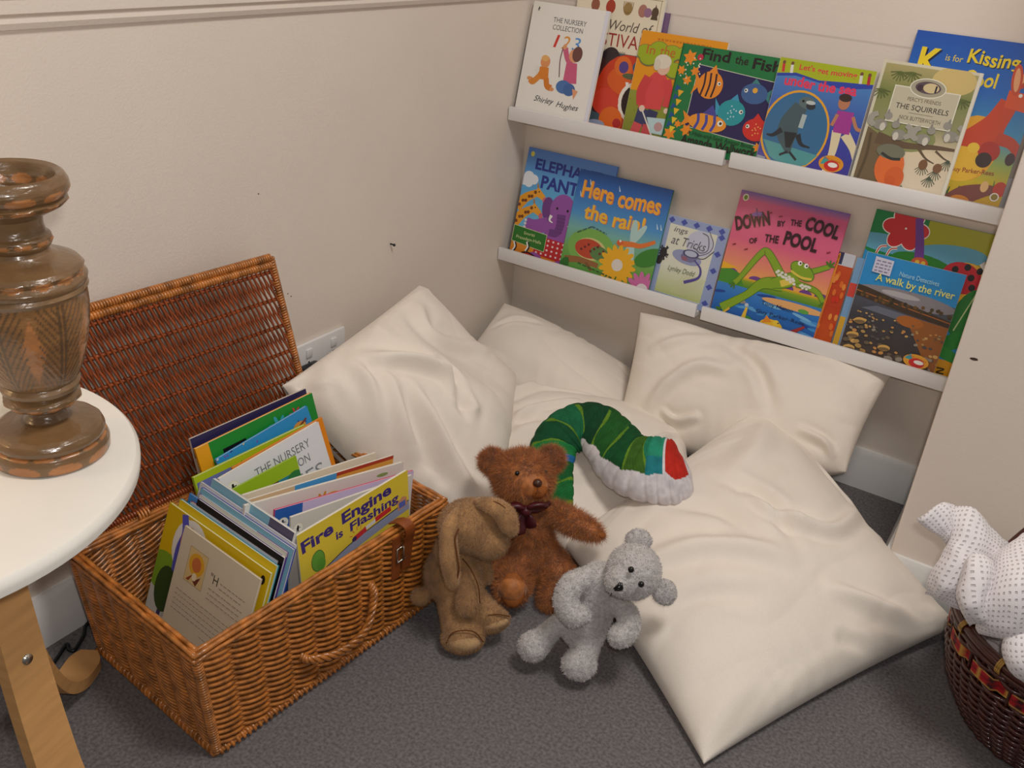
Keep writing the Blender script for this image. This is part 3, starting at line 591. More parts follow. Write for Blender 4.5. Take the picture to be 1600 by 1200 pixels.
def art_frog(w, h):
    c = Cover(w, h, (214, 96, 130)); H = c.H
    c.grad(0, .42, 1, H, [(0, (236, 170, 80)), (.18, (230, 140, 110)), (.45, (218, 96, 132)), (.90, (212, 92, 136)), (.93, (180, 100, 150)), (1, (112, 96, 170))])
    c.ell(.055, H - .06, .028, .032, (226, 226, 196)); c.ell(.055, H - .06, .018, .022, (120, 140, 50))
    for x, r in ((.05, .13), (.35, .07), (.60, .11), (.82, .06), (.97, .07)): c.ell(x, .43, r, r * .55, (112, 66, 140))
    c.grad(0, .33, 1, .43, [(0, (64, 130, 40)), (.7, (130, 160, 40)), (1, (232, 170, 40))]); c.poly([(0, .24), (0, .50), (.18, .46), (.26, .34)], (70, 140, 46)); c.poly([(0, .46), (0, .53), (.16, .50)], (236, 176, 44))
    c.grad(0, 0, 1, .34, [(0, (24, 84, 160)), (.6, (36, 110, 190)), (1, (60, 130, 200))])
    for k in range(26): c.ell(random.random(), random.random() * .32, .05 + .05 * random.random(), .014, random.choice([(90, 160, 216), (24, 70, 150), (60, 140, 206), (120, 180, 222)]), random.uniform(-15, 15), 12)
    c.ell(.75, .29, .3, .035, (226, 170, 110)); c.ell(.85, .27, .05, .02, (90, 160, 70)); c.ell(.28, .21, .035, .02, (150, 140, 130)); c.ell(.33, .19, .02, .018, (190, 200, 210), n=10)
    # leaping frog
    g1, g2, g3 = (70, 120, 30), (132, 166, 40), (224, 200, 80)
    def limb(p, ws, fr):
        c.line(p, [x + .012 for x in ws], g1); c.line(p, ws, g2)
        for a in fr: c.line([p[-1], (p[-1][0] + .055 * math.cos(a), p[-1][1] + .055 * math.sin(a))], .016, g1)
    limb([(.56, .54), (.40, .70), (.33, .68), (.20, .42), (.16, .36)], [.07, .06, .05, .04, .05], (-2.6, -2.0, -1.4)); limb([(.60, .46), (.42, .42), (.30, .28), (.10, .10)], [.12, .09, .06, .08], (-2.4, -1.9, -2.9))
    limb([(.72, .58), (.86, .66), (.96, .72)], [.05, .035], (.2, 1.0, 1.7, 2.4)); limb([(.72, .50), (.90, .48), (1.0, .40)], [.05, .035], (-2.2, -1.5, -.8, 0))
    c.line([(.50, .44), (.62, .50), (.72, .56)], [.09, .14, .11], g1); c.line([(.50, .44), (.62, .50), (.72, .56)], [.08, .125, .10], g2); c.line([(.58, .46), (.68, .52)], [.06, .06], g3)
    c.ell(.74, .62, .125, .07, g1, -24); c.ell(.74, .62, .118, .062, g2, -24); c.line([(.64, .60), (.74, .565), (.84, .57)], .02, g3); c.ell(.70, .685, .02, .022, WHT, n=12); c.ell(.76, .675, .02, .022, WHT, n=12); c.ell(.705, .685, .008, .01, BLK, n=8); c.ell(.765, .675, .008, .01, BLK, n=8)
    for k in range(16): c.ell(.52 + .012 * k, .555 - .003 * k + .02 * math.sin(k * 2), .016, .013, (226, 224, 214), n=7)
    for k in range(8): c.ell(.76 + .012 * k, .49 + .015 * math.sin(k * 2.2), .014, .012, (226, 224, 214), n=7)
    B = (52, 22, 34)
    c.text('DOWN', .05, .83, .32, .135, B, rot=22, bold=.045); c.text('BY', .41, .955, .07, .05, B, rot=12, bold=.03); c.text('THE', .52, .99, .10, .055, B, rot=6, bold=.03); c.text('COOL', .645, .985, .31, .125, B, rot=-5, bold=.045)
    c.text('OF', .20, .745, .075, .05, B, rot=16, bold=.03); c.text('THE', .33, .795, .13, .07, B, rot=5, bold=.03); c.text('POOL', .50, .81, .31, .13, B, rot=-1, bold=.045)
    for x, y in ((.11, .96), (.05, .70), (.17, .68), (.66, 1.08), (.40, 1.04), (.90, .83), (1.0, 1.02), (.30, 1.05)): c.line([(x, y), (x + .03, y + .015)], .012, (140, 40, 60))
    c.ell(.20, 1.02, .05, .02, (130, 90, 160), 20); c.line([(.18, 1.07), (.21, 1.01), (.26, 1.02)], .01, (110, 70, 130))
    c.text('Tony Mitton', .46, .225, .30, .045, (30, 40, 70), rot=0); c.text('Guy Parker-Rees', .43, .14, .46, .045, (30, 40, 70), rot=0)
    c.ell(.60, .06, .11, .065, (230, 186, 40)); c.poly([(.51, .07), (.54, .15), (.60, .10)], (226, 140, 40)); c.ell(.64, .10, .03, .03, (236, 200, 60)); c.ell(.66, .105, .008, .008, BLK, n=6); c.ell(.36, .06, .06, .035, (60, 140, 50)); c.line([(.33, .07), (.34, .17)], [.04, .02], (232, 190, 60)); c.line([(.80, .06), (.90, .14)], [.04, .02], (160, 50, 44)); c.line([(.13, .06), (.18, .12)], .02, (222, 180, 60))
    return c
def art_red(w, h):
    c = Cover(w, h, (190, 66, 26)); H = c.H
    c.grad(0, 0, 1, H - .3, [(0, (206, 90, 30)), (.5, (186, 60, 26)), (1, (196, 74, 30))]); c.rect(0, H - .28, 1, H, (196, 200, 210)); c.rect(.45, H - .26, .75, H, (50, 52, 90)); c.rect(0, H - .26, .2, H - .02, (90, 80, 80))
    for k in range(60): c.ell(random.random() * .5, random.random() * (H - .4), .06, .10, random.choice([(150, 96, 40), (176, 110, 44), (130, 80, 36)]), n=7)
    for k in range(30): c.ell(.5 + random.random() * .5, random.random() * (H - .4), .04, .08, random.choice([(220, 110, 40), (206, 50, 30), (226, 140, 60)]), n=7)
    return c.line([(.62, 0), (.66, 2), (.62, H - .4)], .05, (226, 140, 50))
def art_river(w, h):
    c = Cover(w, h, (40, 140, 206)); H = c.H
    c.grad(0, 0, 1, .80, [(0, (96, 76, 62)), (.25, (66, 58, 56)), (.6, (64, 62, 68)), (1, (86, 90, 104))]); c.poly([(0, .84), (0, .76), (.5, .83), (1, .80), (1, .86)], (40, 140, 206)); c.ell(.5, .76, .52, .09, (136, 132, 140)); c.ell(.45, .79, .2, .03, (176, 172, 176))
    c.poly([(0, .80), (.10, .79), (.4, .74), (1, .65), (1, .58), (.5, .62), (0, .68)], (66, 52, 40)); c.line([(0, .735), (.5, .68), (1, .63)], .012, (160, 96, 44))
    for k in range(40): c.ell(random.random(), .67 + .06 * random.random(), .02, .02, random.choice([(80, 66, 40), (110, 78, 44), (56, 48, 36)]), n=7)
    c.poly([(.25, .62), (1, .58), (1, .50), (.5, .53), (.1, .56)], (104, 108, 122)); c.poly([(.55, .60), (1, .58), (1, .05), (.85, .2)], (150, 92, 44)); c.ell(.62, .54, .14, .06, (170, 100, 40))
    for k in range(120):
        y = .52 * random.random(); r = .010 + .028 * (1 - y / .52) * random.random(); c.ell(random.random(), y, r * 1.3, r * .9, random.choice([(176, 140, 84), (206, 164, 96), (104, 90, 74), (84, 78, 76), (196, 140, 80), (150, 140, 126)]), random.uniform(-20, 20), 8)
    for x, y in ((.10, .10), (.10, .25), (.13, .42), (.45, .20)): c.ell(x, y, .065, .035, (206, 164, 90), 10, 12); c.ell(x, y - .012, .06, .02, (120, 96, 66), 10, 10)
    c.poly([(.10, .965), (.29, .955), (.29, 1.12), (.10, 1.13)], (206, 206, 226))
    for k in range(4): c.dash(.12, 1.09 - .035 * k, .15, .015, (140, 130, 160))
    c.text('Nature Detectives', .38, .985, .40, .05, (170, 214, 226), rot=-1); c.text('A walk by the river', .16, .855, .80, .105, (226, 222, 120), bold=.012, wob=.03)
    c.ell(.80, .155, .13, .075, (226, 160, 50)); c.poly([(.68, .165), (.77, .155), (.73, .225)], (60, 160, 170)); c.ell(.81, .14, .08, .05, (206, 50, 48)); c.ell(.83, .15, .05, .022, WHT); c.text('little nippers', .71, .19, .19, .024, (190, 40, 50), rot=-8)
    return c
def art_bugs(w, h):
    c = Cover(w, h, (20, 128, 66)); H = c.H
    c.rect(0, 0, 1, .18, (226, 160, 20)); c.poly([(.45, H), (1, H), (1, .86), (.7, 1.0), (.45, 1.1)], (168, 168, 16)); c.poly([(0, .95), (.5, .78), (.95, .95), (1, .18), (0, .18)], (40, 140, 200))
    c.ell(.20, 1.04, .34, .08, (96, 166, 196)); c.ell(.68, 1.06, .30, .09, (96, 166, 196), 8); c.ell(.50, .93, .27, .09, (40, 128, 40), -4); c.line([(.30, .92), (.72, .94)], .008, (24, 90, 30))
    for k in range(6): c.ell(.28 + .10 * math.cos(k * 1.05), 1.20 + .10 * math.sin(k * 1.05), .10, .075, WHT, k * 60); 
    for k in range(6): c.ell(.28 + .10 * math.cos(k * 1.05), 1.20 + .10 * math.sin(k * 1.05), .092, .066, (206, 40, 48), k * 60)
    c.line([(.36, H), (.42, 1.12), (.46, .96)], [.06, .08], (112, 60, 150)); c.ell(.47, .94, .07, .05, (206, 90, 50)); c.ell(.45, .945, .02, .02, (226, 190, 60), n=8); c.ell(.50, .945, .02, .02, (226, 190, 60), n=8)
    for x in (.10, .19): c.line([(x, .94), (x + .02, 1.0), (x + .07, 1.02)], .022, WHT); c.line([(x, .94), (x + .02, 1.0), (x + .07, 1.02)], .010, (200, 60, 50))
    c.ell(.86, .84, .20, .20, (232, 176, 30)); c.ell(.83, .90, .165, .13, (196, 28, 44), -14); c.ell(.70, .85, .055, .06, BLK); c.ell(.685, .885, .022, .024, WHT, n=10); c.ell(.725, .87, .022, .024, WHT, n=10)
    for x, y in ((.76, .96), (.85, 1.0), (.80, .86), (.90, .92), (.93, .84), (.95, .99)): c.ell(x, y, .027, .03, BLK, n=12)
    c.poly([(.93, 1.04), (1.0, .98), (.96, 1.08)], (226, 226, 220)); c.ell(.95, .62, .10, .22, (36, 120, 44), -12); c.line([(.90, .45), (.98, .8)], .01, (190, 210, 150)); c.ell(.93, .36, .13, .07, (36, 130, 46), 40); c.ell(.90, .24, .14, .05, (44, 140, 50), -20)
    c.line([(.87, .10), (.93, .10), (.88, .06), (.94, .06)], .012, (50, 40, 20)); return c
def plain(base, stripes=()):
    def f(w, h):
        c = Cover(w, h, base)
        for q in stripes: c.rect(*q)
        return c
    return f
def shelf_book(zb, xl, w, h, lean, yb, t, art, label, group, spine=(228, 224, 216), rot=0):
    a = math.radians(lean); r = book(label, w, h, t, art(w, h), group, spine)
    # keep the top of the back cover off the wall
    top = yb + h * math.sin(a) + t * math.cos(a)
    if top > -0.001: a = math.asin(max(0.02, (-0.001 - yb - t) / h))
    r.location = (xl, yb, zb + 0.0102 + t * math.sin(a)); r.rotation_euler = (-a, rot, 0); return r
GU, GLo = 'picture books on the upper ledges', 'picture books on the lower ledges'
shelf_book(ZU, .010, .199, .260, 12.0, -.079, .007, art_counting, 'white counting book with coloured 1 2 3, leftmost on the upper ledges', GU)
shelf_book(ZU, .118, .215, .296, 6.8, -.046, .007, art_festivals, 'cream book with a red fanged festival mask, tucked behind the white counting book', GU)
shelf_book(ZU, .155, .190, .268, 6.8, -.033, .005, plain((120, 92, 130), ((.8, .9, 1, 1.0, (170, 110, 60)),)), 'mauve book almost hidden, its corner showing behind the cream festival book', GU, (120, 92, 130))
shelf_book(ZU, .294, .201, .231, 11.1, -.068, .006, art_garden, 'orange book with a child in a red jacket on grass, on the upper ledge', GU)
shelf_book(ZU, .396, .227, .218, 12.5, -.0745, .005, art_fish, 'green book with fish on a navy panel, bridging the gap of the upper ledges', GU, (16, 70, 40))
shelf_book(ZU, .618, .193, .221, 9.3, -.0805, .004, art_sea, 'blue book with a sea lion in a yellow ring, on the upper ledge', GU)
shelf_book(ZU, .816, .180, .245, 11.3, -.0785, .008, art_squirrel, 'olive and white book with grey squirrels on a branch, on the upper right ledge', GU)
shelf_book(ZU, .859, .234, .304, 10.6, -.066, .006, art_kangaroo, 'blue and yellow book with an orange kangaroo, rightmost on the upper ledges', GU, (34, 84, 176))
shelf_book(ZL, .021, .250, .276, 12.2, -.068, .005, art_elephant, 'light blue book with a purple elephant in red shorts, leftmost on the lower ledges', GLo, (86, 130, 206))
shelf_book(ZL, .175, .247, .254, 13.8, -.0765, .006, art_rain, 'blue and green book with dragonfly and daisies, in front of the elephant book', GLo, (60, 120, 90))
shelf_book(ZL, .419, .155, .197, 12.7, -.067, .004, art_tricks, 'small pale book with a blue diamond border and handwriting, on the lower ledge', GLo)
shelf_book(ZL, .581, .241, .290, 13.0, -.0775, .006, art_frog, 'pink book with a leaping green frog over a pond, on the lower right ledge', GLo, (206, 96, 130))
shelf_book(ZL, .760, .098, .208, 11.4, -.069, .004, art_red, 'narrow strip of a rust red book showing between the pink frog and river books', GLo, (190, 66, 26))
shelf_book(ZL, .862, .150, .205, 10.5, -.066, .004, plain((120, 160, 200), ((0, 0, .08, .5, (214, 166, 50)), (0, .8, .1, 1.0, (206, 70, 60)))), 'thin blue book edge with yellow bands, just left of the river walk book', GLo, (120, 160, 200))
shelf_book(ZL, .880, .195, .225, 10.6, -.078, .004, art_river, 'book with a pebbly river photograph under a bright blue band, lower right ledge', GLo)
shelf_book(ZL, .871, .236, .309, 9.6, -.062, .007, art_bugs, 'tall green and yellow book with a red ladybird, behind the river walk book', GLo, (20, 100, 56))

# ------------------------------------------------------------------ round table and carved vase
TH, TCX, TCY, TR = 0.58, 0.277, -1.665, 0.239
tb = thing('side_table', 'round white side table with bent birch legs, at the left edge of the frame', 'table', (TCX, TCY, 0))
prof = [(0.001, TH - .022), (TR - .006, TH - .022), (TR - .001, TH - .019), (TR, TH - .012), (TR, TH - .006), (TR - .004, TH - .001), (TR - .010, TH), (0.001, TH)]
sharp(MB().lathe(prof, 96).build('tabletop', TABLEW, tb), 40)
def table_leg(deg, wid=0.048):
    a = math.radians(deg); d = np.array([math.cos(a), math.sin(a), 0]); nrm = np.array([-math.sin(a), math.cos(a), 0])
    path = catmull([(0.03, TH - .032), (0.08, TH - .034), (0.115, TH - .055), (0.124, 0.49), (0.130, 0.40), (0.138, 0.30), (0.152, 0.20), (0.178, 0.12), (0.212, 0.06), (0.255, 0.025), (0.295, 0.012), (0.332, 0.011)], 44)
    b = MB(); T = np.gradient(path, axis=0); T /= np.linalg.norm(T, axis=1)[:, None]
    Nn = np.stack([-T[:, 1], T[:, 0]], 1); G = []
    for k, (p, q) in enumerate(zip(path, Nn)):
        u = k / 43; w_ = wid * (0.75 + 0.35 * min(1, u * 2)) * (1 if u < .93 else 1 - .5 * ((u - .93) / .07) ** 2)
        ring = []
        for sx, sq in ((-1, -1), (1, -1), (1, 1), (-1, 1)):
            r_, z_ = p + q * sq * 0.0085
            ring.append(d * r_ + nrm * sx * w_ / 2 + np.array([0, 0, z_]))
        G.append(ring)
    b.grid(G, closev=True); n0 = b.n - 44 * 4; b.f += [tuple(n0 + i for i in (3, 2, 1, 0)), tuple(b.n - 4 + i for i in range(4))]
    o = sharp(b.build('leg', BIRCH, tb, False)); 
    # screw
    p = d * (0.131 + .0075) + np.array([0, 0, 0.385]); MB().tube([p - d * .01, p + d * .004], 0.006, 12).build('screw', METAL, o)
    return o
for dg in (124, 11, 246): table_leg(dg)

VX, VY = 0.356, -1.537
ORB = rgb(176, 116, 66); DKB = rgb(122, 92, 60); DK2 = rgb(100, 74, 48); BODY = rgb(142, 100, 58)
vp = [(0.001, 0), (.056, 0), (.0595, .003), (.0600, .012), (.0575, .0185), (.0545, .0200), (.0560, .0215), (.0570, .026), (.0550, .0315), (.050, .0345), (.034, .0375), (.022, .0415), (.0175, .047), (.0165, .053),
      (.020, .057), (.034, .060), (.0385, .064), (.0385, .068), (.033, .0715), (.0335, .0735), (.038, .077), (.0395, .082), (.0365, .086), (.038, .0875)]
body = [(.0405, .092), (.046, .104), (.0505, .118), (.0545, .134), (.0575, .150), (.0590, .166), (.0588, .180)]
top = [(.0595, .1825), (.0610, .1855), (.0590, .189), (.0605, .1915), (.0615, .195), (.0590, .1985), (.0585, .2005), (.0600, .204), (.0560, .209), (.0480, .2125), (.0370, .2155), (.0310, .2200),
       (.0295, .224), (.0325, .227), (.0350, .2320), (.0330, .2365), (.0295, .239), (.0280, .246), (.0285, .2545), (.033, .2575), (.0420, .2620), (.0510, .2670), (.0545, .2705), (.0500, .2735), (.0545, .2765), (.0570, .2815), (.0560, .288), (.0530, .2935), (.0500, .2955), (.0450, .2930), (.040, .282), (.037, .270), (.034, .262), (.001, .258)]
bodyf = [tuple(p) for p in catmull(body, 30)]
vprof0 = vp + bodyf + top; vprof = []
for (r0, z0_), (r1, z1_) in zip(vprof0, vprof0[1:]):
    k_ = max(1, int(math.hypot(r1 - r0, z1_ - z0_) / .0013)) if r0 > .02 else 1
    vprof += [(r0 + (r1 - r0) * q / k_, z0_ + (z1_ - z0_) * q / k_) for q in range(k_)]
vprof.append(vprof0[-1])
def vz(z, a, b_): return a <= z <= b_
def vcol(t, z, i):
    k = DKB
    if vz(z, .0405, .047): k = DK2
    if vz(z, .090, .180):
        u = (t / (2 * PI) * 6) % 1; v_ = (z - .09) / .09
        leaf = abs(math.sin(PI * u)) * (0.55 + .45 * math.sin(6 * v_)); q = abs(u - .5); k = BODY if q + abs(v_ - .5) * .5 > .20 else ORB; k = DK2 if (int(v_ * 26 + q * 30) % 3 == 0 and .1 < q < .44) or abs(q - .46) < .02 else k
    # chip carved scallops catch lighter wood
    for z0, z1, n in ((.2665, .271, 11), (.2745, .2835, 10), (.230, .2345, 10), (.1985, .2045, 14), (.0175, .0215, 14), (.0005, .0125, 9), (.060, .0655, 12)):
        if vz(z, z0, z1):
            u = (t / (2 * PI) * n) % 1; w_ = (z - z0) / (z1 - z0) * 2 - 1; k = ORB if (abs(u - .5) / .40) ** 2 + w_ * w_ * .9 < 1 else k
    return k
def vmod(t, z, i):
    m = 1.0
    for z0, z1, n, a in ((.2665, .271, 11, .045), (.274, .284, 10, .02), (.230, .2345, 10, .05), (.2, .2045, 14, .03), (.030, .0345, 12, .018), (.060, .068, 12, .04)):
        if vz(z, z0, z1): m -= a * (0.5 + .5 * math.cos(n * t))
    if vz(z, .095, .178):
        v_ = (z - .09) / .09; u = (t / (2 * PI) * 6) % 1 - .5
        m += 0.030 * math.exp(-(u / .22) ** 2 - ((v_ - .55) / .3) ** 2) * (1 + .3 * math.cos(28 * math.hypot(u, (v_ - .55) * .8))) - .010 * (0.5 + .5 * math.sin(60 * (v_ + abs(u) * .9)))
    return m
vs = sharp(MB().lathe([(r, z * 1.045) for r, z in vprof], 216, mod=lambda t, z, i: vmod(t, z / 1.045, i), colf=lambda t, z, i: vcol(t, z / 1.045, i)).build('wooden_candlestick', CARVED, None, loc=(VX, VY, TH)), 50)
tag(vs, 'tall turned wooden candlestick with carved leaves and hollow top, standing on the white table', 'candlestick')

# ------------------------------------------------------------------ socket, plug and cable
so = thing('wall_socket', 'white double wall socket low on the left wall beside the open lid', 'socket', (0, -0.753, 0.2915))
sharp(MB().box((0, -.073, -.043), (.009, .073, .043), bev=.003).build('face_plate', SOCK, so))
for y in (-.036, .036):
    sharp(MB().box((.0088, y - .008, .012), (.0125, y + .008, .030), bev=.001).build('switch', SOCK, so))
    b = MB()
    for dy, dz, w_, h_ in ((0, -.002, .004, .008), (-.011, -.022, .007, .003), (.011, -.022, .007, .003)): b.box((.0085, y + dy - w_ / 2, dz - h_ / 2), (.0094, y + dy + w_ / 2, dz + h_ / 2))
    b.build('pin_holes', BLACKP, so, False)
pl = thing('mains_plug', 'black mains plug pushed into the white wall socket', 'plug', (0, -0.797, 0.270))
sharp(MB().box((.010, -.024, -.022), (.034, .024, .024), bev=.006).build('body', BLACKP, pl))
MB().tube(catmull([(.024, 0, -.020), (.026, 0, -.04), (.026, -.004, -.08), (.024, -.012, -.14)], 14), .0035, 8).build('flex', BLACKP, pl)
cpts = [onx(14, 955, .05) + np.array([.03, -.02, .0]), onx(16, 957, .05), onx(36, 975, .05), onx(46, 1003, .045), onz(54, 1030, .012), onz(74, 1046, .004), onz(88, 1030, .004), onz(104, 1007, .004), onz(108, 1015, .004), onz(117, 1015, .004), onz(130, 995, .004), onz(147, 968, .004), (0.075, -1.24, .004), (.05, -1.0, .004)]
cb = MB().tube(catmull(cpts, 110), 0.0033, 8).build('power_cable', BLACKP)
tag(cb, 'thin black power cable trailing over the carpet below the white table', 'cable')

# ------------------------------------------------------------------ wicker hamper
BC = np.array([.269, -1.134]); BA = math.atan2(-.0926, .9957); BH = .212
bk = thing('wicker_basket', 'open honey-brown wicker hamper full of picture books, lid leaning on the wall', 'basket', (BC[0], BC[1], 0), BA)
def bl(x, y, z): return np.array([BC[0] + x * .9957 + y * .0926, BC[1] - x * .0926 + y * .9957, z])
B0 = [(-.153, -.248), (.155, -.250), (.155, .240), (-.153, .240)]; B1 = [(-.156, -.268), (.158, -.270), (.153, .236), (-.156, .238)]
def panel_map(A, B_, C_, D_, nrm):
    A, B_, C_, D_, nrm = [np.array(q, float) for q in (A, B_, C_, D_, nrm)]
    def f(u, v, d):
        return A * (1 - u) * (1 - v) + B_ * u * (1 - v) + C_ * u * v + D_ * (1 - u) * v + nrm * d
    return f
def weave(f, W, Hh, stakes, levels, r, slope=1, sub=6, stake_r=.0026, amp=None, climb=1):
    """French randing: each rod passes in front of one stake, behind the next, climbing as it goes"""
    b = MB(); S = W / stakes; dz = Hh / levels; amp = amp or (stake_r + r * .75)
    for k in range(stakes):
        u = (k + .5) / stakes; b.tube([f(u, v, 0) for v in np.linspace(0, 1, 6)], stake_r, 6, caps=False)
    for i in range(-stakes * climb - 1, levels + 1):
        pts = []
        for q in range(stakes * sub + 1):
            s_ = q / sub; lev = s_ - i if False else (i + s_ * climb + .5)
            if lev < .3 or lev > levels - .3: 
                if len(pts) > 2: b.tube(pts, r, 5, caps=False)
                pts = []; continue
            x = s_ / stakes; ph = (s_ - .5) - i
            j = math.cos(PI * (s_ - .5 - i))
            j = j * (1.25 - .25 * j * j)
            xx = x if slope > 0 else 1 - x
            pts.append(f(xx, lev / levels, amp * j))
        if len(pts) > 2: b.tube(pts, r, 5, caps=False)
    return b
z0 = .006
def pm(i, j, out):
    a, c = B0[i], B0[j]; a1, c1 = B1[i], B1[j]
    return panel_map((*a, z0), (*c, z0), (*c1, BH - .004), (*a1, BH - .004), out)
weave(pm(1, 2, (1, 0, 0)), .50, BH, 10, 36, .0035, slope=-1, climb=3, sub=8).build('front_panel', WICK, bk)
weave(pm(0, 3, (-1, 0, 0)), .50, BH, 10, 40, .0027, climb=3).build('back_panel', WICK, bk)
weave(pm(0, 1, (0, -1, 0)), .31, BH, 7, 52, .0023, slope=-1).build('side_panel', WICK, bk)
weave(pm(3, 2, (0, 1, 0)), .31, BH, 7, 52, .0023).build('side_panel', WICK, bk)
b = MB(); b.box((-.15, -.245, .004), (.152, .237, .009)); b.build('base', WICK, bk, False)
def wrap(pts, R_, r, pitch, closed=False):
    """a cane-wrapped or braided border: core with strands wound round it"""
    b = MB(); P = np.asarray(pts); L_ = np.r_[0, np.cumsum(np.linalg.norm(np.diff(P, axis=0), axis=1))]; n = max(8, int(L_[-1] / pitch * 9))
    t = np.linspace(0, L_[-1], n); C_ = np.stack([np.interp(t, L_, P[:, k]) for k in range(3)], 1)
    b.tube(C_[::4], R_ * .8, 7)
    T = np.gradient(C_, axis=0); T /= np.linalg.norm(T, axis=1)[:, None]; up = np.array([0.3, 0.2, 1.0]); A = np.cross(T, up); A /= np.linalg.norm(A, axis=1)[:, None]; B_ = np.cross(T, A)
    a = t / pitch * 2 * PI; b.tube(C_ + A * (R_ * np.cos(a))[:, None] + B_ * (R_ * np.sin(a))[:, None], r, 5, caps=False)
    return b
def corner_pt(k, v): return np.array([*(np.array(B0[k]) * (1 - v) + np.array(B1[k]) * v), z0 + (BH - z0 - .004) * v])
for k in range(4):
    wrap([corner_pt(k, v) for v in np.linspace(0, 1, 8)], .0062, .0026, .0052).build('corner_post', WICK, bk)
foot = [np.array([*q, .009]) for q in B0]; foot = [foot[0], foot[1], foot[2], foot[3], foot[0]]
fo = [a * (1 - t) + c * t for a, c in zip(foot[:-1], foot[1:]) for t in np.linspace(0, 1, 24)]
wrap([q * np.array([1.02, 1.012, 1]) for q in fo], .0065, .0028, .010).build('bottom_border', WICK, bk)
b = MB()
for dz, off, r in ((0, .0, .0042), (.0045, .004, .0036), (.0045, -.004, .0036), (.0, -.0075, .003), (-.004, .006, .003)):
    ring = [np.array([q[0] * (1 + off / .155), q[1] * (1 + off / .25), BH - .002 + dz + .0012 * math.sin(k * 9)]) for k, q in enumerate(B1)]
    for a, c in zip(ring, ring[1:] + ring[:1]): b.tube([a + (c - a) * t + np.array([0, 0, .0008 * math.sin(t * 40 + off * 900)]) for t in np.linspace(-.004, 1.004, 26)], r, 7)
b.build('rim', WICK, bk)
# rope handle and leather strap on the front panel
fm = pm(1, 2, (1, 0, 0))
hp = [fm(.335, .40, .004), fm(.345, .37, .016), fm(.42, .30, .024), fm(.50, .275, .026), fm(.575, .33, .025), fm(.62, .47, .018), fm(.635, .60, .014), fm(.64, .66, .004)]
b = MB(); C_ = catmull(hp, 120)
T = np.gradient(C_, axis=0); T /= np.linalg.norm(T, axis=1)[:, None]; A = np.cross(T, np.array([1.0, .1, 0])); A /= np.linalg.norm(A, axis=1)[:, None]; B_ = np.cross(T, A)
for ph in range(3):
    a = np.linspace(0, 7 * 2 * PI, 120) + ph * 2 * PI / 3
    b.tube(C_ + A * (.0042 * np.cos(a))[:, None] + B_ * (.0042 * np.sin(a))[:, None], .0036, 6)
hnd = b.build('handle', WICK, bk)
b = MB(); sp = catmull([fm(.795, .60, .010), fm(.795, .75, .013), fm(.795, .90, .017), fm(.793, 1.02, .022), fm(.79, 1.085, .018), fm(.785, 1.10, .004), fm(.78, 1.06, -.012)], 26)
T = np.gradient(sp, axis=0); T /= np.linalg.norm(T, axis=1)[:, None]; sd = np.array([0, 1.0, 0]); Nn = np.cross(T, sd); G = []
for p, q in zip(sp, Nn): G.append([p - sd * .0105 - q * .001, p + sd * .0105 - q * .001, p + sd * .0105 + q * .001, p - sd * .0105 + q * .001])
b.grid(G, closev=True); n0 = b.n - 26 * 4; b.f += [tuple(n0 + i for i in range(4)), tuple(b.n - 4 + i for i in range(4))]
strap = b.build('strap', LEATH, bk, False)
b = MB(); c0 = fm(.775, .80, .0125)
b.tube([c0 + np.array([0, y, z]) for y, z in ((-.013, -.014), (.013, -.014), (.013, .014), (-.013, .014), (-.013, -.014))], .0016, 8); b.tube([c0 + np.array([.002, 0, -.014]), c0 + np.array([.003, 0, .016])], .0014, 6)
b.build('buckle', METAL, strap)
strap2 = MB().box(tuple(fm(.752, .55, .006) - np.array([.001, .011, 0])), tuple(fm(.752, .98, .009) + np.array([.001, .011, 0])), bev=.0005).build('strap', LEATH, bk, False)
# lid
LB, LT = (-.166, BH + .004), (-.240, .560)
lm = panel_map((LB[0], -.272, LB[1]), (LB[0], .222, LB[1]), (LT[0], .196, LT[1]), (LT[0], -.270, LT[1]), (.978, 0, .21))
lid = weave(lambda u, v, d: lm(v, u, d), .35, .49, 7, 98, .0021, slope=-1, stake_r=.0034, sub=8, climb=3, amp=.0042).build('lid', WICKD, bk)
edge = [lm(0, 0, 0), lm(1, 0, 0), lm(1, 1, 0), lm(0, 1, 0), lm(0, 0, 0)]
ep = [a * (1 - t) + c * t for a, c in zip(edge[:-1], edge[1:]) for t in np.linspace(0, 1, 20)]
wrap(ep, .0055, .0024, .0047).build('lid_border', WICK, lid)
wrap([lm(u, .965, .003) for u in np.linspace(.01, .99, 20)], .0052, .0026, .0050).build('lid_border', WICK, lid)
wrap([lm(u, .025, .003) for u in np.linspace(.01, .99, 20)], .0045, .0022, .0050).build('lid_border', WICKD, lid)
for u in (.24, .78):
    b = MB()
    for k in range(4):
        c0 = lm(u + .011 * k, .0, 0); b.tube([c0 + np.array([.014 * math.cos(a), .002 * a / 6, .013 * math.sin(a)]) for a in np.linspace(0, 2 * PI, 18)], .0022, 6)
    b.build('hinge_loop', WICK, bk)

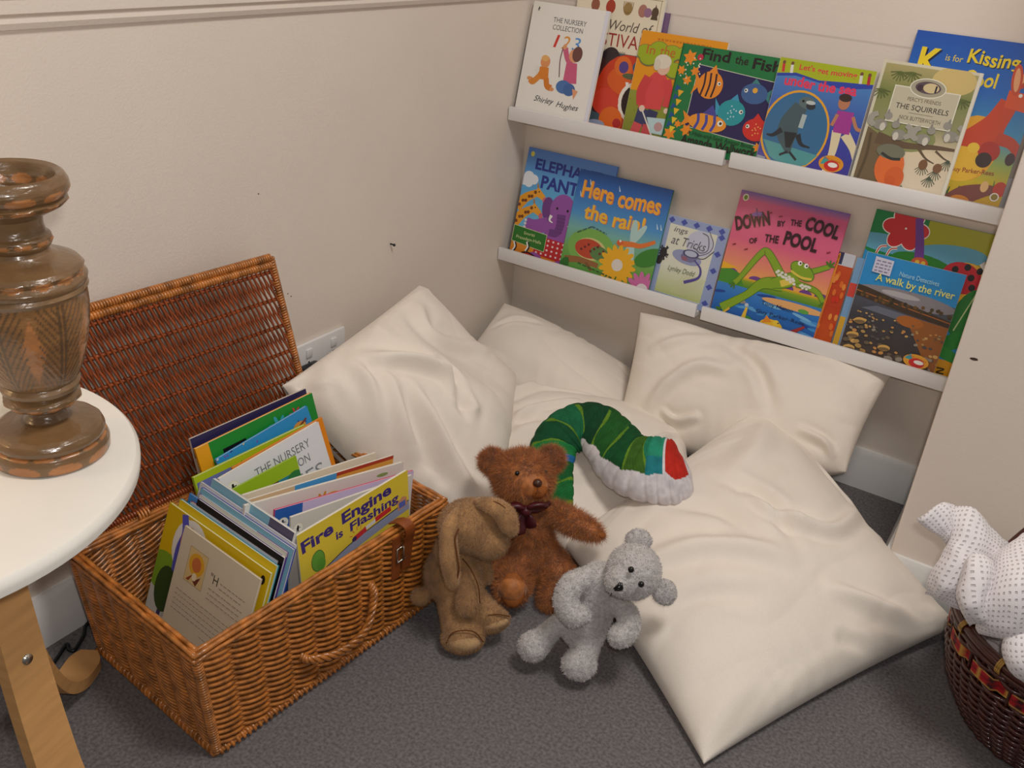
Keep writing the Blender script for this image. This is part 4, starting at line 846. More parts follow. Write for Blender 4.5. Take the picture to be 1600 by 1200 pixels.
# ------------------------------------------------------------------ books standing in the hamper
GB = 'picture books in the wicker hamper'
RZ = np.array([[.9957, .0926, 0], [-.0926, .9957, 0], [0, 0, 1]])
def basket_book(label, art, TL, TR, h, t, lean, face, spine=(228, 224, 216), back=None, name='picture_book'):
    if face == FY: TL, TR = np.add(TL, (-.040, .025, -.0345)), np.add(TR, (-.042, .025, -.0345))
    TL, TR = np.array(TL, float), np.array(TR, float); w = float(np.linalg.norm(TR - TL)); X = (TR - TL) / w
    a = math.radians(lean); U = -math.sin(a) * np.array(face, float) + math.cos(a) * np.array([0, 0, 1.0]); U -= X * (X @ U); U /= np.linalg.norm(U)
    Y = np.cross(U, X); o = TL - U * h
    r = book(label, w, h, t, art(w, h), GB, spine, name, back)
    R = RZ @ np.stack([X, Y, U], 1); p = bl(*o); r.matrix_world = Matrix([[*R[0], p[0]], [*R[1], p[1]], [*R[2], p[2]], [0, 0, 0, 1]])
    return r
FX, FY = (1, 0, 0), (0, -1, 0)
def lines(c, x, y, w, n, dy, col, th=.006, rot=0):
    for k in range(n):
        x2 = x
        while x2 < x + w * random.uniform(.85, 1): 
            d = random.uniform(.02, .06); c.rect(x2, y - k * dy, min(x2 + d, x + w), y - k * dy + th, col); x2 += d + .012
def art_page(w, h):
    c = Cover(w, h, (212, 198, 172)); H = c.H
    c.rect(.13, H - .44, .38, H - .12, (176, 158, 128)); c.rect(.137, H - .433, .373, H - .127, (214, 186, 130))
    c.ell(.255, H - .25, .10, .10, (222, 164, 44)); c.ell(.255, H - .25, .06, .065, (200, 112, 60)); c.poly([(.16, H - .42), (.25, H - .33), (.20, H - .42)], (150, 70, 40)); c.poly([(.25, H - .40), (.34, H - .33), (.30, H - .43)], (110, 54, 40)); c.ell(.26, H - .36, .03, .035, (232, 214, 180))
    c.text('"H', .45, H - .30, .10, .085, (66, 58, 54)); D = (140, 126, 108); lines(c, .58, H - .26, .32, 2, .045, D); lines(c, .46, H - .36, .44, 3, .045, D); lines(c, .08, H - .55, .82, 5, .045, D); lines(c, .5, H - .80, .32, 1, .045, D)
    for k in range(3):
        x = .04 + .15 * k; c.rect(x, .02, x + .12, .16, (70, 72, 96)); c.rect(x + .018, .035, x + .102, .145, (204, 194, 172)); c.ell(x + .06, .08, .025, .035, (90, 84, 96))
    return c
def art_tree(w, h):
    c = Cover(w, h, (214, 178, 18)); H = c.H
    c.rect(0, 0, 1, .30, (196, 196, 190)); c.ell(.10, .42, .18, .14, (120, 160, 40)); c.ell(.28, .66, .17, .20, (226, 222, 214)); c.line([(.17, .86), (.21, .74), (.19, .62), (.20, .46)], [.06, .08], (86, 88, 190)); c.ell(.26, .70, .08, .11, (186, 110, 92)); c.line([(.20, .62), (.28, .66)], .05, (150, 90, 80))
    c.line([(.14, .30), (.13, .05)], .035, (60, 56, 96)); c.ell(.14, .32, .10, .16, (44, 74, 34)); c.ell(.95, .8, .02, .03, BLK); return c
def art_green(w, h):
    c = Cover(w, h, (30, 138, 50)); H = c.H
    c.rect(0, 0, .10, H, (232, 162, 30)); c.ell(.10, H - .32, .03, .06, (30, 90, 40)); c.rect(.19, H - .30, .38, H - .10, (226, 226, 226)); c.rect(.19, H - .14, .38, H - .09, (20, 20, 24))
    for k in range(16): c.rect(.205 + .0100 * k, H - .27, .205 + .0100 * k + random.choice([.003, .005, .007]), H - .16, (30, 30, 34))
    c.flower(.66, H - .13, .09, (60, 170, 190), (40, 150, 176), 7); c.flower(.82, H - .10, .06, (214, 64, 70), (200, 50, 60), 7); return c
def art_blue(w, h):
    c = Cover(w, h, (48, 146, 210)); H = c.H
    for k in range(40): c.ell(random.random(), H - random.random() * .5, .014, .008, random.choice([(40, 70, 150), (190, 60, 90), (226, 210, 120), (120, 90, 190), (200, 220, 236)]), random.random() * 180, 8)
    c.ell(.86, H - .14, .07, .045, (216, 150, 70)); c.line([(.78, H - .17), (.86, H - .14), (.95, H - .10)], .02, (120, 60, 50)); return c
def art_lime(w, h):
    c = Cover(w, h, (84, 140, 196)); H = c.H
    c.rect(0, H - .05, 1, H, (176, 196, 30)); c.grad(0, 0, .5, H - .05, [(0, (84, 110, 170)), (1, (110, 120, 176))]); c.rect(0, 0, .012, H, (170, 196, 40))
    for k in range(14):
        x, y = .05 + random.random() * .5, H - .08 - random.random() * .35
        for j in range(4): c.line([(x, y), (x + .10 * math.cos(.5 + j * .5), y - .02 + .07 * math.sin(j * 1.2))], [.018, .004], (96, 158, 70))
    return c
def art_rhymes(w, h):
    c = Cover(w, h, (224, 224, 228)); H = c.H; G = (112, 116, 124)
    c.logo(.09, H - .13, .055); c.text('THE NURSERY', .30, H - .16, .56, .075, G); c.text('COLLECTION', .32, H - .28, .50, .075, G); c.text('RHYMES', .16, H - .47, .76, .13, (128, 134, 140)); return c
def art_small(w, h):
    c = Cover(w, h, (70, 44, 38)); H = c.H
    c.rect(0, H - .20, 1, H, (150, 184, 30)); c.rect(.66, 0, 1, H - .20, (40, 130, 150)); c.ell(.92, H - .30, .14, .12, (40, 120, 60)); c.ell(.58, H - .42, .10, .16, (150, 70, 50)); c.poly([(.04, H - .46), (.56, H - .40), (.56, H - .30), (.04, H - .36)], (214, 204, 200))
    for k in range(7): c.rect(.09 + .063 * k, H - .425 + .007 * k, .135 + .063 * k, H - .375 + .007 * k, (70, 60, 64))
    return c
def art_walker(base, left=None, doodle=False, right=None):
    def f(w, h):
        c = Cover(w, h, base); H = c.H
        if right: c.rect(.45, 0, 1, H, right); c.rect(.55, H - .14, .70, H - .06, (226, 222, 236))
        if left: c.rect(0, 0, left[0], H, left[1])
        c.logo(.055, H - .095, .035)
        if doodle:
            c.flower(.46, H - .10, .06, (214, 160, 50), (150, 60, 30), 9); c.ell(.52, H - .08, .05, .025, (222, 170, 60)); c.ell(.38, H - .12, .03, .012, (150, 110, 60)); c.line([(.30, H - .12), (.36, H - .10)], .014, (120, 84, 60)); c.ell(.85, H - .04, .04, .01, (140, 170, 100))
        return c
    return f
def art_strip(w, h):
    c = Cover(w, h, (228, 214, 196)); H = c.H
    c.grad(0, H - .10, .62, H, [(0, (50, 130, 200)), (1, (80, 160, 214))]); c.rect(.58, H - .10, 1, H - .02, (222, 160, 70)); c.rect(.58, H - .022, 1, H, (176, 60, 40)); c.rect(0, H - .12, .3, H, (222, 190, 150))
    for k in range(6): c.ell(.66 + .05 * k, H - .06, .02, .012, (200, 120, 40), n=8)
    return c
def art_engine(w, h):
    c = Cover(w, h, (228, 206, 60)); H = c.H; P_ = (62, 48, 128)
    c.grad(0, 0, 1, H, [(0, (214, 190, 60)), (.5, (232, 212, 76)), (1, (230, 204, 60))])
    c.text('Fire', .03, H - .17, .27, .10, P_, rot=5, bold=.035, wob=.03); c.text('Engine', .375, H - .155, .46, .12, P_, rot=1, bold=.035, wob=.04); c.text('is', .315, H - .22, .06, .065, P_, rot=2, bold=.03); c.text('Flashing', .44, H - .245, .46, .095, P_, rot=1, bold=.03, wob=.04)
    c.ell(.15, H - .29, .058, .085, (50, 96, 50)); c.ell(.15, H - .29, .053, .080, (104, 168, 66)); c.ell(.175, H - .33, .035, .05, (96, 160, 60))
    c.line([(.18, H - .42), (.45, H - .355), (.8, H - .315), (1.0, H - .30)], .07, (150, 160, 190)); c.line([(.20, H - .385), (.45, H - .315), (.8, H - .275), (1.0, H - .26)], .008, (40, 40, 60)); c.line([(.47, H - .30), (.58, H - .275)], .045, (200, 54, 60)); c.ell(.47, H - .30, .022, .02, (60, 50, 100)); c.line([(.58, H - .27), (.67, H - .255)], .03, (220, 220, 226)); c.line([(.67, H - .25), (.82, H - .235)], .042, (204, 50, 56)); c.poly([(.89, H - .30), (.985, H - .285), (.975, H - .215), (.94, H - .195), (.885, H - .225)], (206, 150, 110)); c.rect(.90, H - .285, .965, H - .235, (90, 110, 190))
    for a in range(5): c.line([(.50 + .05 * math.cos(.5 + a * .55), H - .29 + .05 * math.sin(.5 + a * .55)), (.50 + .08 * math.cos(.5 + a * .55), H - .29 + .08 * math.sin(.5 + a * .55))], .006, (214, 110, 70))
    return c
# against the left end, facing the end panel
basket_book('cream paperback with a small framed portrait and lines of text, nearest the hamper end panel', art_page, (-.008, -.165, .288), (.176, -.165, .285), .198, .004, 20, FY, (206, 192, 168))
basket_book('yellow book with a dark tree, directly behind the cream text page', art_tree, (-.066, -.152, .296), (.184, -.152, .293), .215, .005, 20, FY, (200, 190, 60))
basket_book('plain yellow book edge, second yellow from the hamper end panel', plain((226, 192, 24), ((.30, .86, .40, .90, BLK),)), (-.052, -.1425, .305), (.186, -.1425, .302), .225, .005, 20, FY, (40, 150, 170))
basket_book('pale grey blue book edge between the yellow and black books', plain((176, 190, 206)), (-.034, -.1355, .306), (.180, -.1355, .304), .225, .004, 20, FY, (120, 40, 50), (160, 50, 60))
basket_book('black book standing in the left stack of the hamper', plain((16, 16, 18)), (-.022, -.130, .314), (.188, -.130, .311), .23, .005, 20, FY, (60, 50, 150))
basket_book('cream white book edge directly behind the black book', plain((214, 214, 200)), (-.026, -.1235, .318), (.186, -.1235, .316), .23, .0045, 20, FY, (120, 60, 140))
basket_book('light blue book directly behind the cream white edge', plain((126, 180, 202)), (-.030, -.117, .325), (.194, -.117, .322), .24, .005, 20, FY, (50, 80, 180))
basket_book('white and violet thin book between two light blue books', plain((206, 206, 214), ((0, 1.05, 1, 1.08, (80, 70, 130)),)), (-.040, -.1105, .328), (.190, -.1105, .324), .24, .0035, 20, FY, (214, 214, 222))
basket_book('light blue book with slate end, rearmost of the left stack', plain((128, 176, 198), ((.72, 0, 1, 2, (92, 88, 112)),)), (-.022, -.100, .338), (.176, -.100, .334), .25, .006, 20, FY, (210, 214, 222))
basket_book('blue book corner at the top of the left stack, beside the second yellow book', plain((60, 130, 200)), (-.046, -.128, .312), (-.030 + .16, -.128, .309), .22, .0035, 20, FY, (60, 130, 200))
# at the back, facing the front
basket_book('navy book with a beige band, rearmost against the lid', plain((44, 40, 84), ((0, 0, 1, .98, (190, 168, 140)),)), (-.146, -.056, .332), (-.140, .183, .340), .27, .005, 14, FX, (200, 190, 180))
basket_book('green book with a white barcode sticker, in front of the navy book', art_green, (-.127, -.060, .323), (-.122, .182, .339), .27, .006, 14, FX, (232, 162, 30))
basket_book('bright blue book sprinkled with tiny bugs, in front of the green book', art_blue, (-.109, -.035, .300), (-.108, .158, .327), .25, .005, 14, FX, (48, 146, 210))
basket_book('blue leafy book with a lime top edge, behind the white nursery book', art_lime, (-.092, -.090, .298), (-.090, .139, .304), .24, .006, 14, FX, (170, 196, 40))
basket_book('orange book whose right edge sticks out behind the white nursery book', plain((228, 136, 24)), (-.073, -.030, .298), (-.071, .160, .318), .24, .004, 14, FX, (228, 136, 24))
basket_book('white nursery book with grey capitals at the back of the hamper', art_rhymes, (-.055, -.068, .303), (-.053, .136, .326), .25, .006, 14, FX)
basket_book('small lime and teal book leaning on the white nursery book', art_small, (-.032, -.064, .290), (-.030, .066, .298), .16, .004, 14, FX, (150, 184, 30))
# fanned out at the front right
basket_book('cream book in the fan, its thin top just in front of the small lime book', plain((226, 212, 190)), (.004, -.068, .300), (.026, .200, .270), .23, .004, 4, FX)
basket_book('cream book with blue and orange top strip, second in the fan', art_strip, (.017, -.072, .298), (.040, .228, .258), .22, .0035, 4, FX)
basket_book('white book with a roundel and a yellow doodle, third in the fan', art_walker((226, 224, 216), doodle=True), (.032, -.085, .303), (.058, .236, .248), .22, .005, 4, FX)
basket_book('lavender book with a blue left strip and roundel, fourth in the fan', art_walker((206, 190, 222), (.18, (40, 96, 176)), right=(208, 192, 224)), (.060, -.051, .291), (.092, .226, .250), .22, .004, 4, FX, (210, 60, 120))
basket_book('pale grey book with a roundel, directly behind the yellow fire engine book', art_walker((212, 208, 200)), (.085, -.041, .285), (.108, .206, .258), .21, .004, 4, FX)
basket_book('yellow book with purple lettering and a red fire engine, leaning on the hamper front', art_engine, (.120, -.060, .278), (.122, .178, .288), .235, .004, 2, FX)

# ------------------------------------------------------------------ floor cushions
def cushion(name, label, c, thick, folds=(), dents=(), mid=(0, 0, 0), pull=.06, N=110, seed=0, under=.85, clampf=None, bows=None, group='cream floor cushions', flipn=False):
    """c: four corners going round; (s, t) run along c0-c1 and c0-c3"""
    c = [np.array(q, float) for q in c]; mid = np.array(mid, float)
    g = 0.5 - 0.5 * np.cos(np.linspace(0, PI, N)); g = .55 * g + .45 * np.linspace(0, 1, N); S, T = np.meshgrid(g, g, indexing='ij')
    # seam pulled in between the corners
    k = pull * 4; S2 = S + (0.5 - S) * k * T * (1 - T) * (2 * S - 1) ** 2 * 2; T2 = T + (0.5 - T) * k * S * (1 - S) * (2 * T - 1) ** 2 * 2
    P = (c[0] * ((1 - S2) * (1 - T2))[..., None] + c[1] * (S2 * (1 - T2))[..., None] + c[2] * (S2 * T2)[..., None] + c[3] * ((1 - S2) * T2)[..., None])
    if bows:
        mids = [(c[0] + c[1]) / 2, (c[1] + c[2]) / 2, (c[2] + c[3]) / 2, (c[3] + c[0]) / 2]
        wts = [4 * S * (1 - S) * (1 - T) ** 1.3, 4 * T * (1 - T) * S ** 1.3, 4 * S * (1 - S) * T ** 1.3, 4 * T * (1 - T) * (1 - S) ** 1.3]
        for e_, tgt in bows.items(): P = P + (np.array(tgt) - mids[e_]) * wts[e_][..., None]
    bub = 16 * S * (1 - S) * T * (1 - T); P = P + mid * (bub ** .7)[..., None]
    n = np.cross(c[2] - c[0], c[3] - c[1]); n /= np.linalg.norm(n)
    if n @ (CP - (c[0] + c[2]) / 2) < 0: n = -n
    h = thick * ((4 * S * (1 - S)) ** .44) * ((4 * T * (1 - T)) ** .44)
    # soft all-over crumple and puckers running in from the seam
    hn = np.zeros_like(h); L0 = np.linalg.norm(c[1] - c[0]); L1 = np.linalg.norm(c[3] - c[0])
    for i in range(N):
        for j in range(N):
            q = Vector((S[i, j] * L0 * 5 + seed * 7.3, T[i, j] * L1 * 5 + seed, seed * 1.7))
            hn[i, j] = noise.noise(q) * .010 + noise.noise(q * 2.3) * .004 + (abs(noise.noise(Vector((q.x * .8 + 40, q.y * 1.9, q.z)))) ** .7 - .4) * .008
    edge = np.minimum(np.minimum(S * L0, (1 - S) * L0), np.minimum(T * L1, (1 - T) * L1))
    pa = np.sin(S * L0 * 105 + 5 * np.sin(S * 7 + seed) + 3 * np.sin(T * 5)); pb = np.sin(T * L1 * 95 + 5 * np.sin(T * 8 + seed) + 3 * np.sin(S * 6 + 2))
    puck = np.exp(-edge / .05) * .0032 * (pa * np.abs(pa) * np.clip(np.sin(S * 11 + seed) + .3, 0, 1) + pb * np.abs(pb) * np.clip(np.sin(T * 13 + 2 * seed) + .3, 0, 1))
    fade = np.clip(edge / .05, 0, 1)
    top = h + hn * fade + puck * np.clip(edge / .012, 0, 1)
    base = P + n * top[..., None]; px = pix(base)
    for pts, amp, wid in folds:
        wid = wid * .82            # creases, traced as polylines across the surface
        st = []
        for q in pts:
            d = (px[..., 0] - q[0]) ** 2 + (px[..., 1] - q[1]) ** 2; i, j = np.unravel_index(np.argmin(d), d.shape); st.append((S[i, j] * L0, T[i, j] * L1))
        st = catmull(st, 30) if len(st) > 2 else np.array([np.array(st[0]) * (1 - t) + np.array(st[1]) * t for t in np.linspace(0, 1, 30)])
        U = np.stack([S * L0, T * L1], -1); best = np.full(S.shape, 9.0); tt = np.zeros(S.shape)
        for m in range(29):
            a, b_ = st[m], st[m + 1]; ab = b_ - a; ll = ab @ ab + 1e-12; t = np.clip(((U - a) @ ab) / ll, 0, 1); d = np.linalg.norm(U - a - t[..., None] * ab, axis=-1)
            u = d < best; best = np.where(u, d, best); tt = np.where(u, (m + t) / 29, tt)
        prof = np.exp(-(best / wid) ** 2) - .45 * np.exp(-((best - 1.7 * wid) / wid) ** 2)
        top = top + 1.35 * amp * prof * np.sin(PI * np.clip(tt * .92 + .04, 0, 1)) ** .6 * fade
    for q, amp, rad in dents:
        d = (px[..., 0] - q[0]) ** 2 + (px[..., 1] - q[1]) ** 2; i, j = np.unravel_index(np.argmin(d), d.shape)
        dd = (S * L0 - S[i, j] * L0) ** 2 + (T * L1 - T[i, j] * L1) ** 2; top = top + amp * np.exp(-dd / rad ** 2)
    A = P + n * top[..., None]; B_ = P - n * (h * under + hn * fade * .4)[..., None]
    def lim(Q):
        Q[..., 2] = np.maximum(Q[..., 2], .004); Q[..., 0] = np.maximum(Q[..., 0], np.where(Q[..., 2] < HB + .01, .018, .003)); Q[..., 1] = np.minimum(Q[..., 1], np.where(Q[..., 2] < HB + .01, -.018, -.003))
        return clampf(Q) if clampf else Q
    A, B_ = lim(A), lim(B_)
    b = MB(); b.grid(A); b.grid(B_, flip=True)
    me_o = b.build(name, COTTON)
    import bmesh
    bm = bmesh.new(); bm.from_mesh(me_o.data); bmesh.ops.remove_doubles(bm, verts=bm.verts, dist=.0004); bmesh.ops.recalc_face_normals(bm, faces=bm.faces); bm.to_mesh(me_o.data); bm.free()
    me_o.data.polygons.foreach_set('use_smooth', [True] * len(me_o.data.polygons))
    return tag(me_o, label, 'cushion', group)
# 2: reclining in the corner
cushion('floor_cushion', 'cream cushion slumped right in the corner, behind the other cushions', [at(788, 474, 2.46), at(1005, 592, 2.33), at(985, 700, 2.12), at(700, 590, 2.31)], .085, seed=2, pull=.02,
        folds=[([(770, 512), (800, 500), (840, 505)], -.006, .010)])
# 3: leaning below the ledges
cushion('floor_cushion', 'cream cushion propped under the lower right ledge, its knotted corner near the baseboard', [at(1000, 488, 2.235), at(1394, 586, 1.985), at(1322, 738, 1.93), at(968, 652, 2.15)], .10, seed=3, pull=.015, bows={2: at(1140, 735, 2.05)},
        folds=[([(1010, 640), (1040, 600), (1090, 570), (1140, 575)], .012, .016), ([(1020, 545), (1060, 530), (1120, 520)], .008, .014), ([(1035, 645), (1055, 658), (1090, 650)], .014, .009), ([(1130, 530), (1180, 570), (1210, 640)], -.010, .018), ([(1300, 712), (1285, 690), (1250, 670)], .010, .010)],
        dents=[((1130, 520), -.02, .07)])
# 5: lying flat under the green cushion
cushion('floor_cushion', 'cream cushion lying flat in the middle, under the green banded cushion', [at(722, 590, 2.21), at(1070, 650, 2.17), at(1090, 800, 1.93), at(762, 915, 1.70)], .078, seed=5, pull=.02,
        folds=[([(725, 635), (780, 622), (850, 590), (920, 600)], .014, .016), ([(760, 700), (800, 660), (860, 650)], -.010, .02), ([(770, 690), (830, 640), (900, 625)], .010, .014), ([(960, 640), (1000, 690), (1060, 680)], .008, .014)])
# 4: big one in front
cushion('floor_cushion', 'large cream cushion lying in front on the carpet, pointing at the viewer', [(1.003, -.985, .012), (1.272, -.420, .030), (.772, -.150, .215), (.585, -.705, .060)], .10, seed=4, bows={1: at(1352, 818, 1.86)}, pull=.022, mid=(0, 0, .015), N=130,
        folds=[([(1000, 880), (1100, 850), (1230, 870)], .012, .022), ([(1170, 770), (1210, 800), (1300, 830), (1340, 800)], .014, .015), ([(1040, 790), (1120, 800), (1180, 830)], -.008, .02), ([(1300, 920), (1380, 950), (1440, 985)], .012, .018), ([(1320, 1000), (1360, 1040), (1380, 1050)], -.014, .016), ([(1120, 750), (1200, 780), (1240, 840)], -.010, .02), ([(1290, 720), (1320, 740), (1335, 790)], .012, .010), ([(1305, 715), (1330, 730), (1340, 760)], -.010, .008), ([(1195, 650), (1180, 700), (1120, 760)], .008, .03), ([(1040, 960), (1100, 930), (1190, 930)], -.006, .02)])
# 1: slumped against the left wall
cushion('floor_cushion', 'big rumpled cream cushion slumped against the left wall beside the hamper', [at(655, 446, 2.03), at(806, 588, 2.14), at(768, 822, 1.80), at(440, 604, 1.685)], .115, seed=1, pull=.012, N=130, mid=(.015, -.02, .03), under=.7, bows={2: at(590, 765, 1.765), 0: at(721, 526, 2.11)},
        folds=[([(560, 560), (640, 560), (700, 580), (735, 640)], .018, .015), ([(600, 580), (620, 640), (640, 700)], .012, .02), ([(640, 600), (690, 680), (740, 770)], .018, .018), ([(530, 560), (570, 600), (590, 680)], .010, .016), ([(655, 470), (700, 510), (760, 560)], .010, .02), ([(700, 560), (725, 620), (728, 640)], -.018, .014), ([(480, 600), (500, 640), (520, 690)], .008, .014), ([(470, 580), (474, 600), (478, 620)], -.030, .012)],
        dents=[((560, 620), .015, .08), ((760, 545), -.05, .09), ((690, 505), -.025, .08), ((690, 700), -.012, .06)])

# ------------------------------------------------------------------ plush helpers
RT = CR  # rows: right, down, forward of the photograph; used only to orient rounded shapes
def union(prims, voxel=.004, smooth=10):
    """one continuous skin over a set of rounded forms: ('e', centre, radii[, roll]) and ('c', [(point, radius), ...])"""
    b = MB()
    for p in prims:
        if p[0] == 'e':
            R = CR.copy()
            if len(p) > 3:
                a = math.radians(p[3]); R = np.array([[math.cos(a), math.sin(a), 0], [-math.sin(a), math.cos(a), 0], [0, 0, 1]]) @ CR
            b.ball(p[1], p[2], R, 12)
        else:
            P = catmull([q[0] for q in p[1]], 14) if len(p[1]) > 2 else np.array([np.array(p[1][0][0]) * (1 - t) + np.array(p[1][1][0]) * t for t in np.linspace(0, 1, 14)])
            rr = np.interp(np.linspace(0, 1, 14), np.linspace(0, 1, len(p[1])), [q[1] for q in p[1]])
            b.tube(P, rr, 12)
            for q, r_ in zip(P[::2], rr[::2]): b.ball(q, r_, None, 8)
            b.ball(P[-1], rr[-1], None, 8)
    o = b.build('tmp', None)
    m = o.modifiers.new('r', 'REMESH'); m.mode = 'VOXEL'; m.voxel_size = voxel
    m2 = o.modifiers.new('s', 'SMOOTH'); m2.iterations = smooth; m2.factor = .5
    dg = bpy.context.evaluated_depsgraph_get(); me = bpy.data.meshes.new_from_object(o.evaluated_get(dg))
    nv = len(me.vertices); V = np.zeros(nv * 3); me.vertices.foreach_get('co', V); V = V.reshape(-1, 3)
    Nn = np.zeros(nv * 3); me.vertices.foreach_get('normal', Nn); Nn = Nn.reshape(-1, 3)
    me.calc_loop_triangles(); Tt = np.zeros(len(me.loop_triangles) * 3, int); me.loop_triangles.foreach_get('vertices', Tt)
    F = [tuple(p.vertices) for p in me.polygons]
    bpy.data.objects.remove(o); bpy.data.meshes.remove(me)
    return V, Nn, F, Tt.reshape(-1, 3)
def furry(V, Nn, F, Tt, count, length, width, comb=(0, 0, -.5), rough=.5, keep=None, lump=0, lscale=200):
    """skin plus short tapered strands of pile as one mesh"""
    if lump:
        V = V + Nn * np.array([lump * (noise.noise(Vector(v * lscale)) + .5 * noise.noise(Vector(v * lscale * 2.2))) for v in V])[:, None]
    b = MB(); b.add(V, F)
    if count:
        A, B_, C_ = V[Tt[:, 0]], V[Tt[:, 1]], V[Tt[:, 2]]; ar = np.linalg.norm(np.cross(B_ - A, C_ - A), axis=1); k = rng.choice(len(Tt), count, p=ar / ar.sum())
        u, v = rng.random(count), rng.random(count); f = u + v > 1; u[f], v[f] = 1 - u[f], 1 - v[f]
        P = A[k] + (B_[k] - A[k]) * u[:, None] + (C_[k] - A[k]) * v[:, None]; n = Nn[Tt[k, 0]]
        if keep is not None:
            kk = keep(P); P, n = P[kk], n[kk]; count = len(P)
        d = n + np.array(comb) + rng.normal(0, rough, (count, 3)); d -= n * np.minimum(0, (d * n).sum(1))[:, None]; d /= np.linalg.norm(d, axis=1)[:, None]
        sd = np.cross(d, rng.normal(0, 1, (count, 3))); sd /= np.linalg.norm(sd, axis=1)[:, None]; L_ = length * (.6 + .8 * rng.random(count))[:, None]
        P0 = P - n * .0008; W = np.concatenate([P0 - sd * width, P0 + sd * width, P0 + d * L_], 0); i = np.arange(count)
        b.v.append(W); b.f.extend(map(tuple, np.stack([i, i + count, i + 2 * count], 1) + b.n)); b.n += len(W); b.c.append(np.ones((len(W), 4))); b.uv.append(np.zeros((len(W), 2)))
    return b
def at_root(o, r):   # parts built in world space keep their place under the thing's Empty
    o.parent = r; o.matrix_parent_inverse = Matrix.Translation(r.location).inverted(); return o
def px2m(p, dep): return p * dep / FPX
def E(px, py, dep, rx, ry, rz, roll=0): return ('e', at(px, py, dep), (px2m(rx, dep), px2m(ry, dep), px2m(rz, dep)), roll)
def Cc(*q): return ('c', [(at(x, y, d), px2m(r, d)) for x, y, d, r in q])

# ------------------------------------------------------------------ brown teddy
tr = thing('teddy_bear', 'shaggy brown teddy bear with a burgundy bow, sitting against the cushions', 'soft toy', tuple(onz(830, 930, 0)))
BD = 1.745
prims = [E(828, 862, BD, 40, 46, 38), E(826, 825, BD - .02, 34, 34, 32), E(817, 745, BD - .055, 47, 42, 42, 4), E(834, 760, BD - .085, 24, 20, 20),
         Cc((866, 800, BD - .03, 17), (895, 816, BD - .055, 19), (922, 828, BD - .07, 15), (936, 835, BD - .075, 9)),
         Cc((792, 806, BD - .02, 15), (776, 850, BD - .015, 18), (775, 890, BD - .02, 16)),
         Cc((806, 886, BD - .01, 26), (802, 905, BD - .045, 26), (800, 918, BD - .075, 25)),
         Cc((862, 880, BD - .01, 25), (874, 908, BD - .03, 25), (862, 934, BD - .045, 20))]
skin = union(prims, .0045, 8)
fz = at(834, 762, BD - .11)
mouthc = at(836, 760, BD - .10)
at_root(furry(*skin, 62000, .0135, .00042, comb=(0.05, -.05, -.30), rough=.55, keep=lambda P: (np.linalg.norm(P - mouthc, axis=1) > .024) & (np.linalg.norm(P - at(801, 922, BD - .086), axis=1) > .026) & (np.linalg.norm(P - at(808, 739.5, BD - .104), axis=1) > .0105)).build('body', FURB), tr)
for x, y, d, rl in ((770, 722, BD - .04, 30), (861, 718, BD - .045, -30)):
    sk = union([E(x, y, d, 21, 20, 10, rl)], .004, 4)
    at_root(furry(*sk, 6500, .012, .0004, comb=(0, 0, 0), rough=.6).build('ear', FURB), tr)
at_root(furry(*union([E(838, 764, BD - .088, 19, 16, 17), E(838, 756, BD - .092, 11, 12, 16)], .0035, 6), 1500, .003, .0003).build('muzzle', SUEDE), tr)
at_root(MB().ball(at(840, 755, BD - .107), (.0082, .0075, .006), CR, 12).build('nose', NOSE), tr)
for x, y, d in ((808, 739.5, BD - .1070), (852, 738, BD - .082)): at_root(MB().ball(at(x, y, d), .0045, None, 10).build('eye', EYE), tr)
at_root(MB().tube(catmull([at(840, 761, BD - .109), at(840, 767, BD - .110), at(836, 772, BD - .108)], 8), .0007, 5).tube(catmull([at(840, 767, BD - .110), at(845, 771, BD - .107)], 6), .0007, 5).build('mouth', SEAM), tr)
def pad(cx, cy, dep, rx, ry, th, m, name, root, roll=0):
    at_root(furry(*union([E(cx, cy, dep, rx, ry, th, roll)], .0035, 5), 900, .003, .0003).build(name, m), root)
pad(801, 922, BD - .086, 21, 29, 9, SUEDE, 'foot_pad', tr); pad(935, 834, BD - .077, 13, 7, 9, SUEDE, 'paw_pad', tr, 20)
b = MB()
for (c0, c1, c2), w in ((((821, 797, BD - .088), (806, 790, BD - .094), (793, 796, BD - .086)), 19), (((824, 797, BD - .088), (836, 790, BD - .095), (851, 791, BD - .088)), 17), (((819, 800, BD - .09), (815, 815, BD - .085), (812, 834, BD - .080)), 13), (((823, 800, BD - .09), (826, 812, BD - .085), (832, 824, BD - .082)), 11)):
    P = catmull([at(*c0), at(*c1), at(*c2)], 16); wr_ = np.interp(np.linspace(0, 1, 16), [0, .3, .75, 1], [.35, .9, 1, .8]) * px2m(w, BD)
    b.tube(P, wr_, 12, flat=.35, up=CR[1])
b.ball(at(822, 798, BD - .099), (.011, .010, .008), CR, 10); b.tube(catmull([at(795, 786, BD - .06), at(810, 796, BD - .085), at(838, 797, BD - .088), at(858, 786, BD - .06)], 20), .005, 8)
at_root(b.build('bow', RIBB), tr)

